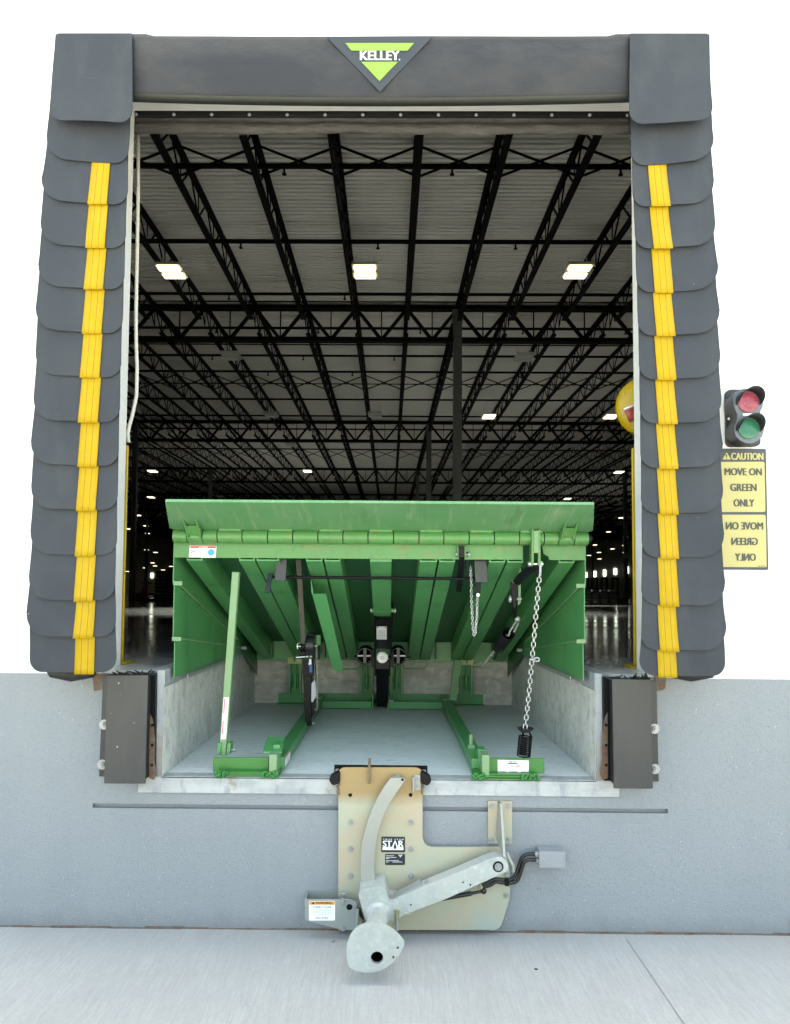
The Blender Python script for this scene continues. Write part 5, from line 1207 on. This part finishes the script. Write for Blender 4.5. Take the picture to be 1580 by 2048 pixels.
m_ = MB(); m_.plate(PP([(655, 130), (688, 130), (688, 212), (655, 212)], yp - .002, q6), yp - .006, yp - .0005); p = P(*q6(649, 172), yp); m_.box((p.x - .004, yp - .03, P(*q6(650, 210), yp).z), (p.x + .004, yp - .0005, P(*q6(650, 134), yp).z)); SB = m_.build('sensor_bracket', M['zincbar'], VR, bevel=.001)
for by_ in (150, 190): c = PP([(671, by_)], yp, q6)[0]; bolt(MB(), c[0], c[1], yp - .006, .006, .005).build('bracket_bolt', M['zinc'], SB)
# curved bar
yc = -.10
lefts = [(530, 147), (497, 190), (462, 250), (430, 318), (405, 385), (388, 450), (377, 515), (373, 580), (372, 640), (376, 700), (385, 758)]
rights = [(456, 742), (449, 690), (444, 640), (443, 590), (447, 530), (456, 470), (470, 410), (490, 352), (517, 295), (552, 238), (585, 190), (606, 158), (598, 147)]
hole_c = PP([(592, 157)], yc, q6)[0]
MB().plate(PP(lefts + rights, yc, q6), yc, yc + .012, [circ(hole_c, .0065, 12)]).build('curved_bar', M['zincbar'], VR, bevel=.0015)
m_ = MB(); m_.cyl((hole_c[0], yc + .0121, hole_c[1]), (hole_c[0], yc + .0135, hole_c[1]), .009, 12); m_.build('hole_backing', M['hole'], VR)
m_ = MB(); p = P(*q6(575, 165), yc + .012); m_.box((p.x - .03, yc + .0125, p.z - .012), (p.x + .02, yp - .0005, p.z + .012)); m_.plate(PP([(550, 146), (586, 146), (568, 122)], yp - .004, q6), yp - .006, yp - .0005); m_.build('bar_mount', M['zincbar'], VR)
# cast block, neck, hook
ya = -.185
blk = [(360, 768), (366, 742), (378, 735), (482, 716), (500, 722), (522, 806), (575, 812), (590, 880), (500, 905), (408, 918), (384, 850)]
BK = MB().plate(round_poly(PP(blk, ya, q6), .010, 3), ya, yp - .001).build('cast_block', M['cast'], VR, bevel=.008)
m_ = MB(); a_ = P(*q6(372, 752), ya - .001); b_ = P(*q6(470, 724), ya - .001)
m_.bar(P(*q6(376, 757), ya + .05), P(*q6(461, 739), ya + .05), .02, .02); m_.build('bar_slot', M['hole'], BK)
YH = -.47
while P(*q6(400, 1174), YH).z < GZ + .012: YH -= .01
Hc = P(*q6(450, 1038), YH); Nk = P(*q6(462, 878), ya)
m_ = MB(); m_.tube([(Nk.x, ya + .02, Nk.z + .006), (Nk.x, ya - .005, Nk.z + .006), (Nk.x, ya - .02, Nk.z + .004), (Hc.x, YH + .07, Hc.z + .02), (Hc.x, YH + .017, Hc.z + .034)], [.062, .056, .046, .044, .032], 32); m_.build('hook_shaft', M['cast'], VR, smooth=60)
hk = [(297, 1090), (298, 1030), (318, 975), (352, 937), (400, 917), (450, 911), (503, 924), (552, 958), (585, 990), (603, 1014), (602, 1026), (578, 1078), (540, 1122), (498, 1152), (450, 1170), (400, 1174), (345, 1162), (310, 1146)]
hpts = PP(hk, YH, q6); hh = PP([(458, 1095)], YH, q6)[0]
MB().plate(round_poly(hpts, .010, 3), YH, YH + .018, [circ(hh, 32 / 2.633 / S(YH), 28)] + [circ(PP([c_], YH, q6)[0], .005, 10) for c_ in ((568, 1042), (544, 1092))]).build('hook_plate', M['cast'], VR, bevel=.003)
m_ = MB(); Rr = 32 / 2.633 / S(YH); n = 28
for rr_, yy in ((Rr, YH + .0185), (Rr, YH + .17)): m_.v += [(hh[0] + rr_ * math.cos(2 * PI * k / n), yy, hh[1] + rr_ * math.sin(2 * PI * k / n)) for k in range(n)]
m_.f += [(k, (k + 1) % n, n + (k + 1) % n, n + k) for k in range(n)] + [tuple(range(n, 2 * n))]; m_.m = [0] * len(m_.f)
m_.build('hook_bore', M['black'], VR, smooth=60)
m_ = MB()
for c_ in ((568, 1042), (544, 1092)): c = PP([c_], YH, q6)[0]; m_.cyl((c[0], YH + .0185, c[1]), (c[0], YH + .021, c[1]), .008, 10)
m_.build('hole_backing', M['hole'], VR)
# swing arm
yarm = -.16
pv = PP([(1096, 614)], yarm, q6)[0]
armo = PP([(520, 812), (548, 786), (735, 706), (900, 638), (1052, 572)], yarm, q6)
armo += [(pv[0] + 50 / 2.633 / S(yarm) * math.cos(a), pv[1] + 50 / 2.633 / S(yarm) * math.sin(a)) for a in [math.radians(112 - 14 * k) for k in range(12)]]
armo += PP([(1140, 640), (1000, 704), (820, 785), (640, 852), (575, 880), (545, 872)], yarm, q6)
def small_holes(lst): return [circ(PP([c_], yarm, q6)[0], .0045, 10) for c_ in lst]
AM = MB().plate(armo, yarm, yarm + .07, small_holes([(636, 816), (912, 697), (950, 711)])).build('swing_arm', M['cast'], VR, bevel=.004)
m_ = MB()
for c_ in ((636, 816), (912, 697), (950, 711)): c = PP([c_], yarm, q6)[0]; m_.cyl((c[0], yarm + .02, c[1]), (c[0], yarm + .022, c[1]), .008, 10)
m_.build('hole_backing', M['hole'], AM)
m_ = MB(); r27 = 27 / 2.633 / S(yarm)
m_.tube([(pv[0] + r27 * .86 * math.cos(2 * PI * k / 32), yarm - .001, pv[1] + r27 * .86 * math.sin(2 * PI * k / 32)) for k in range(33)], .0038, 8, False); m_.build('pivot_ring', M['black'], AM)
m_ = MB(); m_.cyl((pv[0], yarm, pv[1]), (pv[0], yarm - .006, pv[1]), r27 * .72, 24); m_.cyl((pv[0], yarm - .006, pv[1]), (pv[0], yarm - .016, pv[1]), r27 * .48, 6); m_.build('pivot_bolt', M['zinc'], AM)
m_ = MB(); pp = PP([(545, 790), (690, 716), (703, 738), (562, 800)], yarm, q6); m_.plate([(p_[0], p_[1] + .004) for p_ in pp], yarm + .008, yarm + .07); m_.build('arm_pad', M['bracketgrey'], AM, bevel=.002)
for bx_, by_ in ((720, 712), (535, 793)): c = PP([(bx_, by_)], yarm, q6)[0]; m_ = MB(); m_.cyl((c[0], yarm + .03, c[1] - .004), (c[0], yarm + .03, c[1] + .012), .009, 10); m_.build('arm_bolt', M['zinc'], AM)
m_ = MB(); m_.tube([P(*q6(800, 782), -.09), P(*q6(880, 768), -.09), P(*q6(955, 755), -.09)], .0105, 14); m_.tube([P(*q6(955, 755), -.09), P(*q6(1005, 745), -.09)], .007, 12); m_.ball(P(*q6(1019, 741), -.09), .015, 14); m_.build('gas_strut', M['conduit'], VR, smooth=60)
m_ = MB(); m_.cyl(P(*q6(1012, 732), -.09), P(*q6(1002, 708), -.08), .007, 10); m_.build('strut_fitting', M['brass'], VR)
m_ = MB(); p = P(*q6(562, 862), yarm - .03); m_.cyl((p.x, p.y, p.z + .018), (p.x, p.y, p.z - .018), .011, 14); m_.tube([P(*q6(574, 846), yarm - .03), P(*q6(632, 866), yarm - .02)], .002, 6); m_.tube([P(*q6(560, 880), yarm - .03), P(*q6(548, 915), yarm - .03), P(*q6(535, 925), yarm - .03)], .0025, 6); m_.build('brass_clip', M['brass'], VR)
m_ = MB(); m_.cyl(P(*q6(564, 880), yarm - .02), P(*q6(564, 950), yarm - .02), .008, 12); m_.cyl(P(*q6(357, 838), -.15), P(*q6(352, 940), -.15), .007, 12); m_.build('guide_pin', M['bracketgrey'], VR)
m_ = MB(); m_.tube([P(*q6(366, 880), -.14), P(*q6(392, 905), -.14)], .002, 6); m_.build('spring_wire', M['brass'], VR)
m_ = MB(); m_.plate(PP([(350, 832), (372, 838), (398, 915), (385, 915)], -.13, q6), -.13, -.12); m_.build('side_gap_plate', M['hole'], VR)
# warning bracket
yw = -.10
wl = [(78, 787), (322, 787), (345, 800), (352, 850), (366, 946), (280, 948), (80, 897)]
whole = PP([(313, 828)], yw, q6)[0]
m_ = MB().plate(round_poly(PP(wl, yw, q6), [.002, .01, .01, .005, .003, .003, .003], 3), yw, yw + .006, [circ(whole, .0145, 18)])
a_ = P(*q6(78, 787), yw); z0_ = P(*q6(80, 897), yw).z; m_.box((a_.x, yw + .0062, z0_ + .002), (a_.x + .006, -.001, a_.z - .001))
WB_ = m_.build('warning_bracket', M['bracketgrey'], VR, bevel=.001)
m_ = MB(); m_.cyl((whole[0], yw + .02, whole[1]), (whole[0], yw + .022, whole[1]), .022, 18); m_.build('hole_backing', M['hole'], WB_)
m_ = MB(); x1_ = P(*q6(255, 787), yw).x; m_.box((a_.x + .0065, -.012, a_.z - .05), (x1_, -.0005, a_.z + .004)); m_.build('bracket_flange', M['bracketgrey'], WB_)
for bx_, by_ in ((280, 797), (280, 937), (348, 812)):
    c = PP([(bx_, by_)], yw, q6)[0]; bolt(MB(), c[0], c[1], yw, .0085, .012).build('bracket_bolt', M['zinc'], WB_)
c = P(*q6(279, 775), yw + .03); MB().tube([(c.x + .018 * math.cos(PI * k / 10), c.y, c.z + .016 * math.sin(PI * k / 10)) for k in range(11)], .003, 6).cyl((c.x, c.y, c.z - .015), (c.x, c.y, c.z + .010), .006, 8).build('bracket_eye', M['zinc'], WB_)
def lab_rect(pts, Y): return [P(*q6(*p_), Y) for p_ in pts]
def t6(mb, s_, x0, y0, x1, y1, Y, bold=.02):
    a_, b_ = P(*q6(x0, y1), Y), P(*q6(x1, y0), Y); text(mb, s_, a_.x, a_.z, b_.x, b_.z, Y, bold)
yl = yw - .0008; m_ = MB(); a_ = lab_rect([(100, 795), (237, 795), (237, 898), (100, 898)], yl); m_.plate(round_poly([(p.x, p.z) for p in a_], .006, 4), yl, yw - .0001)
m_.cur = 1; m_.face(lab_rect([(102, 797), (235, 797), (235, 815), (102, 815)], yl - .0005))
m_.cur = 2; t6(m_, 'WARNING', 135, 799.5, 221, 811, yl - .0009, .03); m_.face(lab_rect([(114, 811.5), (131, 811.5), (122.5, 799)], yl - .0009))
m_.cur = 3; t6(m_, 'STAND CLEAR', 117, 822, 219, 832, yl - .0007, .03); t6(m_, 'NO STEP', 136, 879.5, 201, 890.5, yl - .0007, .03)
m_.cur = 4; t6(m_, 'HOOK RISES RAPIDLY', 115, 839, 220, 846, yl - .0007, .0); t6(m_, 'WHEN RELEASED AND', 114, 851, 222, 858, yl - .0007, .0); t6(m_, 'MAY CAUSE INJURY', 120, 863, 216, 870, yl - .0007, .0)
m_.build('warning_label', [M['lbl_white'], M['lbl_orange'], M['lbl_black'], M['lbl_steel'], M['lbl_grey']], WB_)
# star plate
yl = yp - .001; m_ = MB(); a_ = lab_rect([(481, 456), (606, 457), (606, 539), (480, 538)], yl); m_.plate(round_poly([(p.x, p.z) for p in a_], .005, 4), yl, yp - .0002)
m_.cur = 1; yt_ = yl - .0006
t6(m_, 'ST', 488, 478, 537, 509, yt_, .05); t6(m_, 'R', 571, 478, 598, 509, yt_, .05); t6(m_, 'T R U E   S T O P', 489, 468, 599, 474.5, yt_, .02)
m_.face(lab_rect([(487, 510), (597, 510.5), (597, 527), (487, 526.5)], yt_))
m_.face(lab_rect([(537, 510), (551, 478), (556, 478), (545, 510)], yt_ - .0001)); m_.face(lab_rect([(551, 478), (556, 478), (569, 510), (561, 510)], yt_ - .0002))
m_.cur = 0; st = []
sc_ = P(*q6(553, 514), yt_)
for k in range(10): r_ = (.0105 if k % 2 == 0 else .0044); a = PI / 2 + PI * k / 5; st.append((sc_.x + r_ * math.cos(a), yt_ - .0006, sc_.z + r_ * 1.0 * math.sin(a)))
m_.face(st); m_.build('emblem_plate', [M['lbl_black'], M['lbl_white']], VR)
m_ = MB(); m_.plate([(p.x, p.z) for p in lab_rect([(500, 547), (606, 547), (606, 606), (500, 606)], yl)], yl, yp - .0002); m_.cur = 1
for y0_, x0_, x1_ in ((555, 505, 548), (564, 505, 560), (570, 505, 522), (581, 505, 574), (588, 505, 519), (588, 540, 591)):
    m_.face(lab_rect([(x0_, y0_), (x1_, y0_), (x1_, y0_ + 4), (x0_, y0_ + 4)], yl - .0005))
m_.face(lab_rect([(569, 551), (594, 551), (581.5, 567)], yl - .0005))
for x_, y_ in ((502, 549), (603, 549), (603, 603), (502, 603)): m_.ball(P(*q6(x_, y_), yl), .0016, 6)
m_.build('name_plate', [M['lbl_black'], M['lbl_grey']], VR)
# ================================================================== stop bracket, junction box
t = thing('stop_bracket', 'small zinc plate with an upright fin bolted to the wall right of the restraint', 'bracket', P(1000, 1690, 0))
pp = PP([(1043, 270), (1170, 270), (1170, 493), (1043, 493)], -.012, q6); MB().plate(pp, -.012, -.0005).build('base_plate', M['zincplate'], t, bevel=.001)
for bx_, by_ in ((1063, 295), (1150, 295), (1060, 475), (1152, 472)):
    c = PP([(bx_, by_)], -.012, q6)[0]; bolt(MB(), c[0], c[1], -.012, .009, .009).build('anchor_bolt', M['zinc'], t)
fa, fb, fc = P(*q6(1108, 280), -.03), P(*q6(1118, 500), -.10), P(*q6(1130, 566), -.15)
m_ = MB(); th = .0055
m_.hexa([(fa.x - .008, -.0125, fa.z), (fa.x + .004, -.0125, fa.z), (fa.x + .008, -.035, fa.z), (fa.x - .003, -.035, fa.z)], [(fb.x - .020, -.0125, fb.z + .01), (fb.x - .008, -.0125, fb.z + .01), (fc.x + .006, -.15, fc.z), (fc.x - .006, -.15, fc.z)])
m_.build('fin', M['zincbar'], t, bevel=.001)
m_ = MB()
for k in range(14): p = P(*q6(1098 + random.uniform(-3, 3), 278 + k * 15.5), -.013); m_.ball(p, random.uniform(.005, .008), 6)
m_.build('weld_bead', M['weld'], t)
m_ = MB(); m_.tube([P(*q6(1142, 540), -.11), P(*q6(1160, 580), -.13), P(*q6(1176, 610), -.13), P(*q6(1176, 642), -.13)], .007, 6); m_.build('bent_tab', M['zincbar'], t)
t = thing('junction_box', 'small grey junction box on the wall fed by two black conduits', 'junction box', P(1100, 1735, 0))
yj = -.085; a_ = PP([(1316, 537), (1446, 536), (1447, 619), (1316, 619)], yj, q6)
m_ = MB(); m_.box((a_[0][0], yj + .004, a_[2][1]), (a_[1][0], -.001, a_[0][1])); m_.build('box_body', M['boxgrey'], t, bevel=.002)
m_ = MB(); m_.box((a_[0][0] - .003, yj, a_[2][1] - .003), (a_[1][0] + .003, yj + .0035, a_[0][1] + .002)); cv = m_.build('box_cover', M['boxgrey'], t, bevel=.001)
m_ = MB()
for x_, y_ in ((1336, 578), (1428, 580)): p = P(*q6(x_, y_), yj); m_.ball(p, .004, 8, (1, .4, 1))
m_.build('cover_screw', M['zinc'], cv)
m_ = MB()
for y_ in (550, 582): p = P(*q6(1300, y_), -.05); m_.cyl((p.x - .004, -.05, p.z), (a_[0][0] - .0005, -.05, p.z), .016, 12); m_.cyl((p.x - .010, -.05, p.z), (p.x - .004, -.05, p.z), .013, 8)
m_.build('conduit_nut', M['zinc'], t)
for k, pth in enumerate(([(1298, 548), (1255, 548), (1222, 566), (1205, 610), (1188, 655), (1165, 680), (1120, 684), (1075, 682), (1045, 700), (1015, 708)], [(1298, 580), (1262, 578), (1232, 592), (1216, 640), (1200, 682), (1175, 698), (1130, 700), (1085, 694), (1060, 708), (1030, 718), (1010, 712)])):
    pv_ = [P(*q6(x_, y_), -.05 - k * .006) for x_, y_ in pth]; dense = []
    for i in range(len(pv_) - 1):
        p_1, p_2 = pv_[max(i - 1, 0)], pv_[min(i + 2, len(pv_) - 1)]
        for s_ in range(5):
            u_ = s_ / 5; dense.append(.5 * ((2 * pv_[i]) + (pv_[i + 1] - p_1) * u_ + (2 * p_1 - 5 * pv_[i] + 4 * pv_[i + 1] - p_2) * u_ ** 2 + (-p_1 + 3 * pv_[i] - 3 * pv_[i + 1] + p_2) * u_ ** 3))
    dense.append(pv_[-1]); MB().tube(dense, .0085, 12).build('conduit', M['conduit'], t, smooth=180)
p = P(*q6(1140, 692), -.05); MB().box((p.x - .010, -.068, p.z - .016), (p.x + .010, -.036, p.z + .014)).build('conduit_clamp', M['black'], t, bevel=.003)
# small things on the apron
p = plane_Y(665, 1884, GZ, 0); o = MB().cyl((p.x, p.y, GZ), (p.x, p.y, GZ + .008), .009, 6).ball((p.x, p.y, GZ + .010), .006, 8).build('loose_bolt', M['zinc']); tag(o, 'small loose bolt lying on the concrete left of the hook', 'bolt', kind='thing')
for px, py in ((1072, 1939),):
    p = plane_Y(px, py, GZ, 0); o = MB().ball((p.x, p.y, GZ + .002), .007, 8, (1.3, .8, .35)).build('pebble', M['rubber']); tag(o, 'small dark pebble lying on the concrete apron', 'pebble', kind='thing')
